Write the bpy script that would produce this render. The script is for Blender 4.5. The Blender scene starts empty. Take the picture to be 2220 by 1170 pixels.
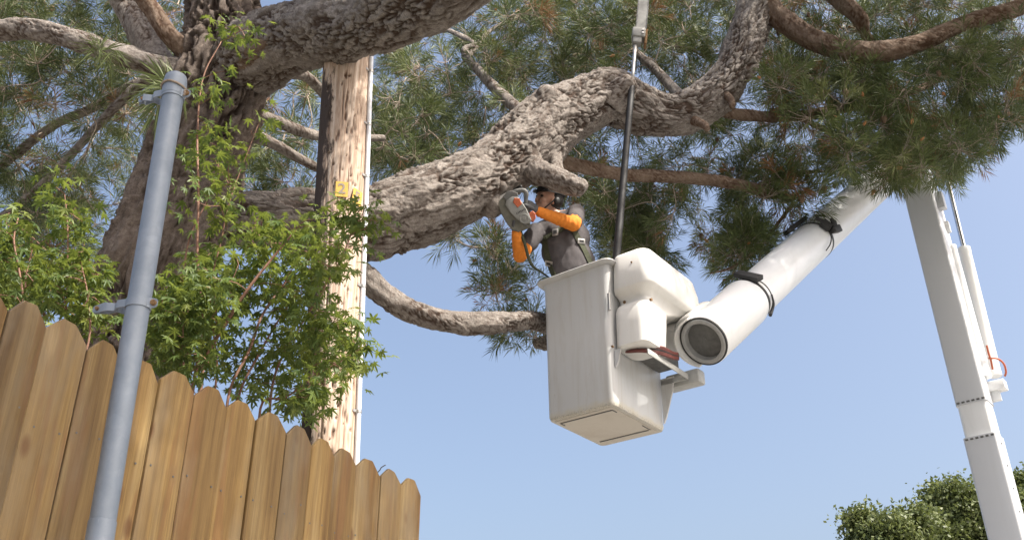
import bpy, bmesh, math, random
import numpy as np
from mathutils import Vector, Matrix, noise
from mathutils.bvhtree import BVHTree
random.seed(7); rng = np.random.default_rng(7)
S = bpy.context.scene
COL = S.collection
# ------------------------------------------------------------ camera
F, PITCH, EYE = 2200.0, math.radians(28.8), 1.5
cam = bpy.data.cameras.new('camera'); camo = bpy.data.objects.new('camera', cam); COL.objects.link(camo)
camo.location = (0, 0, EYE); camo.rotation_euler = (math.pi/2 + PITCH, 0, 0)
cam.sensor_width = 36.0; cam.lens = 36.0*F/2220.0; cam.clip_start = 0.05; cam.clip_end = 2000
S.camera = camo
# ------------------------------------------------------------ world, sun, exposure
SUN_AZ, SUN_EL = math.radians(-35.5), math.radians(53)
sun_dir = Vector((math.cos(SUN_AZ)*math.cos(SUN_EL), math.sin(SUN_AZ)*math.cos(SUN_EL), math.sin(SUN_EL)))
w = bpy.data.worlds.new('World'); S.world = w; w.use_nodes = True
wn = w.node_tree.nodes; wl = w.node_tree.links
sky = wn.new('ShaderNodeTexSky'); sky.sky_type = 'NISHITA'; sky.sun_disc = False
sky.sun_elevation = SUN_EL; sky.sun_rotation = math.atan2(sun_dir.x, sun_dir.y)
sky.air_density = 1.0; sky.dust_density = 7.0; sky.ozone_density = 0.5
wl.new(sky.outputs[0], wn['Background'].inputs[0]); wn['Background'].inputs[1].default_value = 0.15
sl = bpy.data.lights.new('sun', 'SUN'); sl.energy = 4.7; sl.angle = math.radians(0.53); sl.color = (1.0, 0.95, 0.87)
so = bpy.data.objects.new('sun', sl); COL.objects.link(so); so.location = (5, -5, 20)
so.rotation_euler = (-sun_dir).to_track_quat('-Z', 'Y').to_euler()
S.view_settings.view_transform = 'Standard'; S.view_settings.look = 'None'
S.view_settings.gamma = 1.0; S.view_settings.use_curve_mapping = False
S.view_settings.exposure = 0.95
# ------------------------------------------------------------ pixel helpers (a direction; the distance comes from the thing)
CR = Vector((1, 0, 0)); CU = Vector((0, -math.sin(PITCH), math.cos(PITCH))); CF = Vector((0, math.cos(PITCH), math.sin(PITCH)))
CAM = Vector((0, 0, EYE))
def ray(px, py): return (CR*(px-1110) - CU*(py-585) + CF*F)
def PY(px, py, Y):
    d = ray(px, py); return CAM + d*(Y/d.y)
def PD(px, py, dep):
    d = ray(px, py); return CAM + d*(dep/F)
def PZ(px, py, z):
    d = ray(px, py); return CAM + d*((z-EYE)/d.z)
def depth(p): return (Vector(p)-CAM).dot(CF)
def pxr(p, wpx): return 0.5*wpx*depth(p)/F          # radius in metres of a thing wpx wide at p
# ------------------------------------------------------------ object helpers
def tag(o, label=None, cat=None, group=None, kind=None):
    if label: o['label'] = label
    if cat: o['category'] = cat
    if group: o['group'] = group
    if kind: o['kind'] = kind
    return o
def thing(name, loc, label, cat, group=None):
    o = bpy.data.objects.new(name, None); COL.objects.link(o); o.location = loc; o.empty_display_size = 0.2
    return tag(o, label, cat, group)
def wloc(o):
    v = Vector((0, 0, 0))
    while o: v = v + o.location; o = o.parent if o.parent else None
    return v
def attach(o, parent):
    if parent is not None:
        o.parent = parent
        if parent.type == 'EMPTY': o.matrix_parent_inverse = Matrix.Translation(-parent.location)
    return o
def link_mesh(name, me, mat, parent, smooth=True):
    o = bpy.data.objects.new(name, me); COL.objects.link(o)
    if mat and not me.materials: me.materials.append(mat)
    if smooth: me.polygons.foreach_set('use_smooth', [True]*len(me.polygons))
    return attach(o, parent)
def from_bm(name, bm, mat, parent, smooth=False, autosmooth=None):
    bmesh.ops.recalc_face_normals(bm, faces=bm.faces)
    me = bpy.data.meshes.new(name); bm.to_mesh(me); bm.free()
    o = link_mesh(name, me, mat, parent, smooth)
    if autosmooth is not None:
        me.polygons.foreach_set('use_smooth', [True]*len(me.polygons)); me.set_sharp_from_angle(angle=math.radians(autosmooth))
    return o
def from_np(name, v, f, mat, parent, smooth=True, attrs=None):
    me = bpy.data.meshes.new(name); v = np.asarray(v, np.float32); f = np.asarray(f, np.int32); k = f.shape[1]
    me.vertices.add(len(v)); me.vertices.foreach_set('co', v.ravel())
    me.loops.add(f.size); me.loops.foreach_set('vertex_index', f.ravel())
    me.polygons.add(len(f)); me.polygons.foreach_set('loop_start', np.arange(0, f.size, k, dtype=np.int32))
    me.polygons.foreach_set('loop_total', np.full(len(f), k, np.int32))
    me.update(calc_edges=True)
    for an, av in (attrs or {}).items():
        a = me.attributes.new(an, 'FLOAT', 'POINT'); a.data.foreach_set('value', np.asarray(av, np.float32))
    return link_mesh(name, me, mat, parent, smooth)
def bm_box(bm, c, ax, ay, az, bev=0.0, seg=2):
    """box: centre, three half-axis vectors"""
    c, ax, ay, az = (Vector(q) for q in (c, ax, ay, az))
    vs = [bm.verts.new(c+ax*i+ay*j+az*k) for i in (-1, 1) for j in (-1, 1) for k in (-1, 1)]
    fs = []
    for q in ((0,1,3,2), (4,6,7,5), (0,4,5,1), (2,3,7,6), (0,2,6,4), (1,5,7,3)): fs.append(bm.faces.new([vs[i] for i in q]))
    if bev > 0:
        es = list({e for f in fs for e in f.edges})
        bmesh.ops.bevel(bm, geom=es, offset=bev, segments=seg, affect='EDGES', profile=0.5)
def perp(d):
    d = Vector(d).normalized(); a = Vector((0, 0, 1)) if abs(d.z) < 0.9 else Vector((1, 0, 0))
    u = d.cross(a).normalized(); return u, d.cross(u).normalized()
def bm_cyl(bm, p0, p1, r0, r1=None, n=20, cap=True):
    p0, p1 = Vector(p0), Vector(p1); r1 = r0 if r1 is None else r1
    u, v = perp(p1-p0); A, B = [], []
    for i in range(n):
        t = 2*math.pi*i/n; q = u*math.cos(t)+v*math.sin(t)
        A.append(bm.verts.new(p0+q*r0)); B.append(bm.verts.new(p1+q*r1))
    for i in range(n): bm.faces.new((A[i], A[(i+1) % n], B[(i+1) % n], B[i]))
    if cap: bm.faces.new(A[::-1]); bm.faces.new(B)
def bm_lathe(bm, p0, d, prof, n=36):
    """prof: (distance along d, radius); closes nothing"""
    p0, d = Vector(p0), Vector(d).normalized(); u, v = perp(d); rings = []
    for s, r in prof:
        rings.append([bm.verts.new(p0+d*s+(u*math.cos(2*math.pi*i/n)+v*math.sin(2*math.pi*i/n))*max(r, 1e-4)) for i in range(n)])
    for a, b in zip(rings, rings[1:]):
        for i in range(n): bm.faces.new((a[i], a[(i+1) % n], b[(i+1) % n], b[i]))
def bm_loops(bm, loops, cap0=False, cap1=False):
    R = [[bm.verts.new(p) for p in L] for L in loops]; n = len(R[0])
    for a, b in zip(R, R[1:]):
        for i in range(n): bm.faces.new((a[i], a[(i+1) % n], b[(i+1) % n], b[i]))
    if cap0: bm.faces.new(R[0][::-1])
    if cap1: bm.faces.new(R[-1])
def catmull(P, R, step):
    P = np.array([list(p) for p in P], float); R = np.array(R, float)
    P = np.vstack([2*P[0]-P[1], P, 2*P[-1]-P[-2]]); R = np.concatenate([[R[0]], R, [R[-1]]])
    out, rr = [], []
    for i in range(1, len(P)-2):
        n = max(2, int(np.linalg.norm(P[i+1]-P[i])/step))
        t = np.linspace(0, 1, n, endpoint=False)[:, None]
        p0, p1, p2, p3 = P[i-1], P[i], P[i+1], P[i+2]
        out.append(0.5*((2*p1)+(-p0+p2)*t+(2*p0-5*p1+4*p2-p3)*t**2+(-p0+3*p1-3*p2+p3)*t**3))
        rr.append(R[i]+(R[i+1]-R[i])*(3*t[:, 0]**2-2*t[:, 0]**3))
    out.append(P[-2:-1]); rr.append(R[-2:-1])
    return np.vstack(out), np.concatenate(rr)
def frames(C):
    T = np.gradient(C, axis=0); T /= np.linalg.norm(T, axis=1)[:, None]+1e-12
    a = np.array([0, 0, 1.0]) if abs(T[0][2]) < 0.9 else np.array([1.0, 0, 0])
    u = np.cross(T[0], a); u /= np.linalg.norm(u); U = [u]
    for i in range(1, len(C)):
        u = U[-1]-T[i]*np.dot(U[-1], T[i]); u /= np.linalg.norm(u); U.append(u)
    U = np.array(U); return T, U, np.cross(T, U)
def tube_np(P, R, step, nu):
    C, r = catmull(P, R, step); T, U, V = frames(C)
    th = np.linspace(0, 2*np.pi, nu, endpoint=False)
    v = C[:, None]+r[:, None, None]*(U[:, None]*np.cos(th)[None, :, None]+V[:, None]*np.sin(th)[None, :, None])
    n = len(C); i = np.arange(n-1)[:, None]*nu; j = np.arange(nu)[None]; j2 = (j+1) % nu
    f = np.stack([i+j, i+j2, i+nu+j2, i+nu+j], -1).reshape(-1, 4)
    return v, f, C, r, th
def smooth_tube(name, P, R, mat, parent, step=0.03, nu=12):
    v, f, C, r, th = tube_np(P, R, step, nu); n = len(C)
    vv = np.vstack([v.reshape(-1, 3), C[:1], C[-1:]]); a = n*nu
    caps = [[a, (j+1) % nu, j, j] for j in range(nu)]+[[a+1, (n-1)*nu+j, (n-1)*nu+(j+1) % nu, (n-1)*nu+(j+1) % nu] for j in range(nu)]
    me = bpy.data.meshes.new(name)
    fl = [tuple(q) for q in f]+[tuple(q[:3]) for q in caps]
    me.from_pydata([tuple(q) for q in vv], [], fl); me.update()
    return link_mesh(name, me, mat, parent, True)
# ------------------------------------------------------------ materials
def mat(name): 
    m = bpy.data.materials.new(name); m.use_nodes = True; nt = m.node_tree
    return m, nt, nt.nodes, nt.links, nt.nodes['Principled BSDF']
def N(nodes, t, **kw):
    n = nodes.new('ShaderNode'+t)
    for k, v in kw.items(): setattr(n, k, v)
    return n
def ramp(nodes, stops):
    r = nodes.new('ShaderNodeValToRGB'); e = r.color_ramp.elements
    e[0].position, e[0].color = stops[0][0], (*stops[0][1], 1); e[1].position, e[1].color = stops[-1][0], (*stops[-1][1], 1)
    for p, c in stops[1:-1]:
        q = e.new(p); q.color = (*c, 1)
    return r
def mapped(nodes, links, scale, coord='Object', rnd=False):
    tc = N(nodes, 'TexCoord'); mp = N(nodes, 'Mapping'); mp.inputs['Scale'].default_value = scale
    links.new(tc.outputs[coord], mp.inputs['Vector'])
    if rnd:
        oi = N(nodes, 'ObjectInfo'); mm = N(nodes, 'VectorMath', operation='SCALE'); mm.inputs[0].default_value = (37.0, 11.0, 53.0)
        links.new(oi.outputs['Random'], mm.inputs['Scale']); links.new(mm.outputs[0], mp.inputs['Location'])
    return mp
def noise_tex(nodes, links, vec, scale, detail=6, rough=0.6, dist=0.0):
    n = N(nodes, 'TexNoise'); n.inputs['Scale'].default_value = scale; n.inputs['Detail'].default_value = detail
    n.inputs['Roughness'].default_value = rough; n.inputs['Distortion'].default_value = dist
    if vec: links.new(vec, n.inputs['Vector'])
    return n
def mix(nodes, links, a, b, fac, blend='MIX'):
    m = N(nodes, 'Mix', data_type='RGBA', blend_type=blend)
    for s, v in ((m.inputs[6], a), (m.inputs[7], b), (m.inputs[0], fac)):
        if hasattr(v, 'is_linked') or hasattr(v, 'links'): links.new(v, s)
        elif isinstance(v, tuple): s.default_value = (*v, 1)
        else: s.default_value = v
    return m.outputs[2]
def bump(nodes, links, h, bsdf, strength, dist=0.01):
    b = N(nodes, 'Bump'); b.inputs['Strength'].default_value = strength; b.inputs['Distance'].default_value = dist
    links.new(h, b.inputs['Height']); links.new(b.outputs[0], bsdf.inputs['Normal'])
def plain(name, col, rough=0.5, metal=0.0, var=0.12, scale=25.0, bumpv=0.0, spec=0.5):
    m, nt, n, l, b = mat(name)
    mp = mapped(n, l, (1, 1, 1)); t = noise_tex(n, l, mp.outputs[0], scale)
    r = ramp(n, [(0.3, tuple(c*(1-var) for c in col)), (0.7, tuple(min(1, c*(1+var)) for c in col))])
    l.new(t.outputs[0], r.inputs[0]); l.new(r.outputs[0], b.inputs['Base Color'])
    b.inputs['Roughness'].default_value = rough; b.inputs['Metallic'].default_value = metal
    b.inputs['Specular IOR Level'].default_value = spec
    if bumpv: bump(n, l, t.outputs[0], b, bumpv)
    return m
def bark_material(name, plate_a, plate_b, fissure, scale=30.0):
    m, nt, n, l, b = mat(name)
    at = N(n, 'Attribute', attribute_name='crack'); ah = N(n, 'Attribute', attribute_name='cell')
    mp = mapped(n, l, (1, 1, 1)); t = noise_tex(n, l, mp.outputs[0], scale, 8, 0.7); t2 = noise_tex(n, l, mp.outputs[0], scale*5, 5, 0.65)
    r = ramp(n, [(0.3, plate_a), (0.68, plate_b)]); l.new(t.outputs[0], r.inputs[0])
    c1 = mix(n, l, r.outputs[0], tuple(c*0.62 for c in plate_a), ah.outputs['Fac'])
    fr = ramp(n, [(0.0, fissure), (1.0, fissure)])
    c2 = mix(n, l, fr.outputs[0], c1, at.outputs['Fac'])
    g = ramp(n, [(0.3, (0.5, 0.47, 0.45)), (0.7, (1.22, 1.22, 1.22))]); l.new(t2.outputs[0], g.inputs[0])
    c3 = mix(n, l, c2, g.outputs[0], 0.8, 'MULTIPLY')
    l.new(c3, b.inputs['Base Color']); b.inputs['Roughness'].default_value = 0.9; b.inputs['Specular IOR Level'].default_value = 0.25
    ad = N(n, 'Math', operation='ADD'); l.new(t.outputs[0], ad.inputs[0]); l.new(t2.outputs[0], ad.inputs[1])
    bump(n, l, ad.outputs[0], b, 1.0, 0.018)
    return m
M = {}
M['bark'] = bark_material('bark_grey', (0.32, 0.28, 0.245), (0.60, 0.56, 0.515), (0.085, 0.055, 0.04))
M['bark_trunk'] = bark_material('bark_trunk', (0.21, 0.165, 0.135), (0.42, 0.355, 0.30), (0.05, 0.032, 0.024))
M['bark_red'] = bark_material('bark_young', (0.28, 0.19, 0.13), (0.50, 0.41, 0.33), (0.12, 0.068, 0.042), 40)
M['twig'] = plain('twig', (0.30, 0.245, 0.195), 0.85, var=0.35, scale=60, spec=0.2)
M['maple_stem'] = plain('maple_stem', (0.19, 0.095, 0.06), 0.7, var=0.3, scale=60)
def leafy(name, ca, cb, cc, trans, tfac, rough=0.5):
    m, nt, n, l, b = mat(name)
    at = N(n, 'Attribute', attribute_name='tint')
    r = ramp(n, [(0.0, ca), (0.5, cb), (0.8, cc), (0.95, (0.20, 0.10, 0.045))] if trans is None else [(0.0, ca), (0.55, cb), (1.0, cc)])
    l.new(at.outputs['Fac'], r.inputs[0]); l.new(r.outputs[0], b.inputs['Base Color'])
    b.inputs['Roughness'].default_value = rough; b.inputs['Specular IOR Level'].default_value = 0.3
    tr = N(n, 'BsdfTranslucent')
    if trans is None: l.new(r.outputs[0], tr.inputs['Color'])
    else:
        mm = mix(n, l, r.outputs[0], trans, 0.6); l.new(mm, tr.inputs['Color'])
    ms = N(n, 'MixShader'); ms.inputs[0].default_value = tfac
    l.new(b.outputs[0], ms.inputs[1]); l.new(tr.outputs[0], ms.inputs[2]); l.new(ms.outputs[0], n['Material Output'].inputs[0])
    return m
M['needle'] = leafy('pine_needle', (0.05, 0.07, 0.024), (0.11, 0.138, 0.046), (0.20, 0.21, 0.085), None, 0.22, 0.5)
M['maple_leaf'] = leafy('maple_leaf', (0.04, 0.074, 0.022), (0.085, 0.13, 0.033), (0.20, 0.23, 0.05), (0.29, 0.34, 0.05), 0.38, 0.45)
M['oak_leaf'] = leafy('oak_leaf', (0.05, 0.07, 0.022), (0.10, 0.125, 0.042), (0.17, 0.185, 0.08), (0.16, 0.19, 0.05), 0.3, 0.5)
M['cone'] = plain('pollen_cone', (0.33, 0.15, 0.055), 0.8, var=0.3, scale=120)
M['brown_cone'] = plain('brown_cone', (0.13, 0.085, 0.05), 0.85, var=0.35, scale=90)

def wood_board():
    m, nt, n, l, b = mat('cedar_board')
    mp = mapped(n, l, (16, 16, 0.9), rnd=True)
    big = noise_tex(n, l, mp.outputs[0], 0.55, 3, 0.5, 0.6)
    w_ = N(n, 'TexWave', wave_type='BANDS', bands_direction='X'); w_.inputs['Scale'].default_value = 0.55
    w_.inputs['Distortion'].default_value = 14.0; w_.inputs['Detail'].default_value = 4.0; w_.inputs['Detail Scale'].default_value = 0.45
    l.new(mp.outputs[0], w_.inputs['Vector'])
    fine = noise_tex(n, l, mapped(n, l, (160, 160, 3), rnd=True).outputs[0], 1.6, 6, 0.65)
    base = ramp(n, [(0.28, (0.095, 0.050, 0.016)), (0.42, (0.19, 0.113, 0.036)), (0.58, (0.265, 0.170, 0.060)), (0.75, (0.35, 0.255, 0.118))])
    l.new(big.outputs[0], base.inputs[0])
    wr = ramp(n, [(0.0, (0.74, 0.68, 0.60)), (0.5, (1.0, 1.0, 1.0)), (1.0, (1.08, 1.08, 1.05))]); l.new(w_.outputs[0], wr.inputs[0])
    c = mix(n, l, base.outputs[0], wr.outputs[0], 0.55, 'MULTIPLY')
    fr = ramp(n, [(0.32, (0.55, 0.5, 0.44)), (0.62, (1.08, 1.08, 1.08))]); l.new(fine.outputs[0], fr.inputs[0])
    c = mix(n, l, c, fr.outputs[0], 0.7, 'MULTIPLY')
    # weathered drips with their own outline
    st = noise_tex(n, l, mapped(n, l, (13, 13, 1.6), rnd=True).outputs[0], 0.75, 5, 0.6, 0.3)
    sr = ramp(n, [(0.56, (0, 0, 0)), (0.60, (1, 1, 1))]); l.new(st.outputs[0], sr.inputs[0])
    sm = N(n, 'Math', operation='MULTIPLY'); sm.inputs[1].default_value = 0.55; l.new(sr.outputs[0], sm.inputs[0])
    c = mix(n, l, c, (0.20, 0.10, 0.035), sm.outputs[0])
    # grey weathering
    gy = noise_tex(n, l, mapped(n, l, (5, 5, 1.4), rnd=True).outputs[0], 1.1, 5, 0.6)
    gr = ramp(n, [(0.46, (0, 0, 0)), (0.66, (0.75, 0.75, 0.75))]); l.new(gy.outputs[0], gr.inputs[0])
    c = mix(n, l, c, (0.235, 0.178, 0.105), gr.outputs[0])
    # knots
    vo = N(n, 'TexVoronoi', feature='F1'); vo.inputs['Scale'].default_value = 1.0
    l.new(mapped(n, l, (7.5, 7.5, 3.6), rnd=True).outputs[0], vo.inputs['Vector'])
    kr = ramp(n, [(0.07, (1, 1, 1)), (0.15, (0, 0, 0))]); l.new(vo.outputs['Distance'], kr.inputs[0])
    km = N(n, 'Math', operation='MULTIPLY'); km.inputs[1].default_value = 0.75; l.new(kr.outputs[0], km.inputs[0])
    c = mix(n, l, c, (0.12, 0.055, 0.02), km.outputs[0])
    ck = noise_tex(n, l, mapped(n, l, (70, 70, 1.3), rnd=True).outputs[0], 1.0, 5, 0.6, 0.4); cr_ = ramp(n, [(0.655, (0, 0, 0)), (0.70, (0.8, 0.8, 0.8))]); l.new(ck.outputs[0], cr_.inputs[0])
    c = mix(n, l, c, (0.10, 0.05, 0.02), cr_.outputs[0])
    oi = N(n, 'ObjectInfo'); orr = ramp(n, [(0.0, (0.72, 0.73, 0.76)), (0.5, (0.98, 0.97, 0.96)), (1.0, (1.14, 1.12, 1.05))]); l.new(oi.outputs['Random'], orr.inputs[0])
    c = mix(n, l, c, orr.outputs[0], 1.0, 'MULTIPLY')
    l.new(c, b.inputs['Base Color']); b.inputs['Roughness'].default_value = 0.62; b.inputs['Specular IOR Level'].default_value = 0.35
    ad = N(n, 'Math', operation='ADD'); l.new(fine.outputs[0], ad.inputs[0]); l.new(w_.outputs[0], ad.inputs[1])
    bump(n, l, ad.outputs[0], b, 0.6, 0.003)
    return m
M['board'] = wood_board()
def pole_wood():
    m, nt, n, l, b = mat('utility_pole_wood')
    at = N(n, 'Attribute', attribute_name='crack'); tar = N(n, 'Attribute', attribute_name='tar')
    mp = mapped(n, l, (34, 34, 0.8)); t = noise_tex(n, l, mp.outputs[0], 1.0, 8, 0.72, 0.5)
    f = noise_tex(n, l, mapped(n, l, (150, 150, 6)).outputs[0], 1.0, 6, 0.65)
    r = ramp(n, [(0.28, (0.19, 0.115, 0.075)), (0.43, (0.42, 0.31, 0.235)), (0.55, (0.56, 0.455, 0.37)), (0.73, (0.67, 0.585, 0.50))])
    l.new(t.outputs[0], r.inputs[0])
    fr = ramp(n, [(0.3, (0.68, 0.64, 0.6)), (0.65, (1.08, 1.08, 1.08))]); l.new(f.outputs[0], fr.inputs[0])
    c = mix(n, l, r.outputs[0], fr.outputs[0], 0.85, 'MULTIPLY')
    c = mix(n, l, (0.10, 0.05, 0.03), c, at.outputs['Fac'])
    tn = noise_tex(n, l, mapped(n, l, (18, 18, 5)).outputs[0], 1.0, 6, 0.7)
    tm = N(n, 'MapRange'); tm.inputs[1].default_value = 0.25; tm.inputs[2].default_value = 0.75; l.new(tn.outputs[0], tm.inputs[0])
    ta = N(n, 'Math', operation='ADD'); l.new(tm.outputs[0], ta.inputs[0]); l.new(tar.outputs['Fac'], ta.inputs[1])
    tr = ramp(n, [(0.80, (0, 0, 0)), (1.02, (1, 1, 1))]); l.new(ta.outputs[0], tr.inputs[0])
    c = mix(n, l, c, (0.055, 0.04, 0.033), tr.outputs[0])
    l.new(c, b.inputs['Base Color']); b.inputs['Roughness'].default_value = 0.85; b.inputs['Specular IOR Level'].default_value = 0.25
    bump(n, l, f.outputs[0], b, 0.5, 0.004)
    return m
M['pole_wood'] = pole_wood()
def galvanised():
    m, nt, n, l, b = mat('galvanised_steel')
    mp = mapped(n, l, (1, 1, 1)); v = N(n, 'TexVoronoi', feature='F1'); v.inputs['Scale'].default_value = 38; l.new(mp.outputs[0], v.inputs['Vector'])
    t = noise_tex(n, l, mp.outputs[0], 9, 6, 0.65); t2 = noise_tex(n, l, mapped(n, l, (60, 60, 5)).outputs[0], 1.0, 5)
    r = ramp(n, [(0.3, (0.175, 0.208, 0.248)), (0.7, (0.25, 0.283, 0.325))]); l.new(t.outputs[0], r.inputs[0])
    vr = ramp(n, [(0.0, (0.88, 0.88, 0.88)), (1.0, (1.06, 1.06, 1.06))]); l.new(v.outputs['Color'], vr.inputs[0])
    c = mix(n, l, r.outputs[0], vr.outputs[0], 0.6, 'MULTIPLY')
    sr = ramp(n, [(0.70, (0, 0, 0)), (0.76, (0.7, 0.7, 0.7))]); l.new(t2.outputs[0], sr.inputs[0])
    c = mix(n, l, c, (0.48, 0.51, 0.54), sr.outputs[0])
    l.new(c, b.inputs['Base Color']); b.inputs['Metallic'].default_value = 0.35; b.inputs['Roughness'].default_value = 0.55
    bump(n, l, t.outputs[0], b, 0.1, 0.003)
    return m
M['galv'] = galvanised()
def white_gel(name, col, dirt, rough=0.35, amount=0.35, streak=(9, 9, 0.8)):
    m, nt, n, l, b = mat(name)
    t = noise_tex(n, l, mapped(n, l, streak).outputs[0], 1.0, 7, 0.7, 0.4); t2 = noise_tex(n, l, mapped(n, l, (1, 1, 1)).outputs[0], 120, 3)
    r = ramp(n, [(0.48, (0, 0, 0)), (0.8, (amount, amount, amount))]); l.new(t.outputs[0], r.inputs[0])
    c = mix(n, l, col, dirt, r.outputs[0])
    s = ramp(n, [(0.70, (0, 0, 0)), (0.74, (0.6, 0.6, 0.6))]); l.new(t2.outputs[0], s.inputs[0])
    c = mix(n, l, c, tuple(d*0.5 for d in dirt), s.outputs[0])
    l.new(c, b.inputs['Base Color']); b.inputs['Roughness'].default_value = rough; b.inputs['Specular IOR Level'].default_value = 0.45
    t3 = noise_tex(n, l, mapped(n, l, (1, 1, 1)).outputs[0], 6, 2); bump(n, l, t3.outputs[0], b, 0.12, 0.01)
    return m
M['bucket'] = white_gel('bucket_fibreglass', (0.49, 0.495, 0.49), (0.36, 0.325, 0.265), 0.36, 0.75)
def grime(m, z0):
    nt = m.node_tree; n, l = nt.nodes, nt.links; b = n['Principled BSDF']; old = b.inputs['Base Color'].links[0].from_socket
    tc = N(n, 'TexCoord'); sp_ = N(n, 'SeparateXYZ'); l.new(tc.outputs['Object'], sp_.inputs[0])
    mr = N(n, 'MapRange'); mr.inputs[1].default_value = z0+0.015; mr.inputs[2].default_value = z0+0.10; mr.inputs[3].default_value = 1.0; mr.inputs[4].default_value = 0.0; l.new(sp_.outputs[2], mr.inputs[0])
    t = noise_tex(n, l, mapped(n, l, (1, 1, 1)).outputs[0], 14, 6, 0.7); t2 = noise_tex(n, l, mapped(n, l, (1, 1, 0.6)).outputs[0], 110, 5, 0.75)
    mu = N(n, 'Math', operation='MULTIPLY'); l.new(mr.outputs[0], mu.inputs[0]); l.new(t.outputs[0], mu.inputs[1])
    r = ramp(n, [(0.22, (0, 0, 0)), (0.5, (0.75, 0.75, 0.75))]); l.new(mu.outputs[0], r.inputs[0]); c = mix(n, l, old, (0.50, 0.46, 0.36), r.outputs[0])
    mu2 = N(n, 'Math', operation='MULTIPLY'); l.new(mr.outputs[0], mu2.inputs[0]); l.new(t2.outputs[0], mu2.inputs[1])
    r2 = ramp(n, [(0.50, (0, 0, 0)), (0.56, (0.45, 0.45, 0.45))]); l.new(mu2.outputs[0], r2.inputs[0]); c = mix(n, l, c, (0.12, 0.11, 0.10), r2.outputs[0])
    # scuffs
    t3 = noise_tex(n, l, mapped(n, l, (22, 22, 3.5)).outputs[0], 1.0, 3, 0.5, 1.5); r3 = ramp(n, [(0.70, (0, 0, 0)), (0.73, (0.35, 0.35, 0.35))]); l.new(t3.outputs[0], r3.inputs[0]); c = mix(n, l, c, (0.33, 0.31, 0.28), r3.outputs[0])
    l.new(c, b.inputs['Base Color'])
grime(M['bucket'], EYE+2.725)
M['cover'] = white_gel('cover_plastic', (0.70, 0.69, 0.655), (0.45, 0.41, 0.33), 0.42, 0.3)
M['underside'] = white_gel('bucket_underside', (0.52, 0.48, 0.41), (0.34, 0.28, 0.21), 0.6, 0.5, (4, 4, 4))
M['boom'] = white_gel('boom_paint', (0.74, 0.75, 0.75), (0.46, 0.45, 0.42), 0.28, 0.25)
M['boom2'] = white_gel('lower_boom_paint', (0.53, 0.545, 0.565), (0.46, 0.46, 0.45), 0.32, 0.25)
M['grey'] = plain('grey_composite', (0.36, 0.36, 0.34), 0.55)
M['ring'] = plain('grey_liner', (0.30, 0.30, 0.29), 0.45)
M['darkgrey'] = plain('dark_grey', (0.10, 0.10, 0.095), 0.6, var=0.25)
M['black'] = plain('black_rubber', (0.018, 0.018, 0.018), 0.55, var=0.3)
M['chrome'] = plain('bright_rod', (0.62, 0.62, 0.63), 0.18, 1.0, 0.05)
M['steel'] = plain('dull_steel', (0.42, 0.41, 0.39), 0.42, 0.8, 0.15)
M['rust'] = plain('rusty_bolt', (0.19, 0.11, 0.05), 0.85, 0.2, 0.35, 150)
M['redhose'] = plain('red_hose', (0.12, 0.032, 0.026), 0.5, var=0.25)
M['orange'] = plain('orange_paint', (0.40, 0.095, 0.035), 0.55, var=0.25, scale=60)
M['orange_cloth'] = plain('orange_cloth', (0.60, 0.195, 0.03), 0.85, var=0.12, scale=40, bumpv=0.3, spec=0.2)
M['shirt'] = plain('grey_shirt', (0.085, 0.078, 0.08), 0.9, var=0.12, scale=18, bumpv=0.35, spec=0.2)
M['pants'] = plain('dark_trousers', (0.05, 0.05, 0.06), 0.9, spec=0.2)
M['skin'] = plain('skin', (0.40, 0.235, 0.165), 0.5, var=0.08, scale=30)
M['hair'] = plain('black_hair', (0.014, 0.011, 0.010), 0.5, var=0.4, scale=80)
M['glove'] = plain('grey_glove', (0.06, 0.062, 0.065), 0.8, var=0.25, scale=50)
M['strap'] = plain('olive_webbing', (0.055, 0.06, 0.038), 0.85, var=0.25, scale=80, spec=0.2)
M['saw_grey'] = plain('saw_light_grey', (0.20, 0.20, 0.185), 0.5, var=0.15)
M['saw_body'] = plain('saw_dusty_casing', (0.11, 0.105, 0.082), 0.65, var=0.25, scale=30)
M['ground'] = plain('pale_concrete', (0.20, 0.195, 0.185), 0.9, var=0.2, scale=3)
M['soil'] = plain('soil', (0.14, 0.11, 0.075), 0.95, var=0.3, scale=6)
M['block'] = plain('concrete_block', (0.32, 0.31, 0.29), 0.9, var=0.15, scale=12)
M['pvc'] = plain('pvc_conduit', (0.62, 0.64, 0.68), 0.45, var=0.06)
M['yellow'] = plain('yellow_tag', (0.50, 0.30, 0.045), 0.5, var=0.12, scale=60)
M['tagnum'] = plain('tag_figure', (0.21, 0.17, 0.13), 0.6, var=0.1)
M['eye'] = plain('eye_dark', (0.02, 0.015, 0.012), 0.2)
# ------------------------------------------------------------ ground
bm = bmesh.new(); bmesh.ops.create_grid(bm, x_segments=8, y_segments=8, size=600)
tag(from_bm('ground', bm, M['ground'], None), kind='structure')
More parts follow.
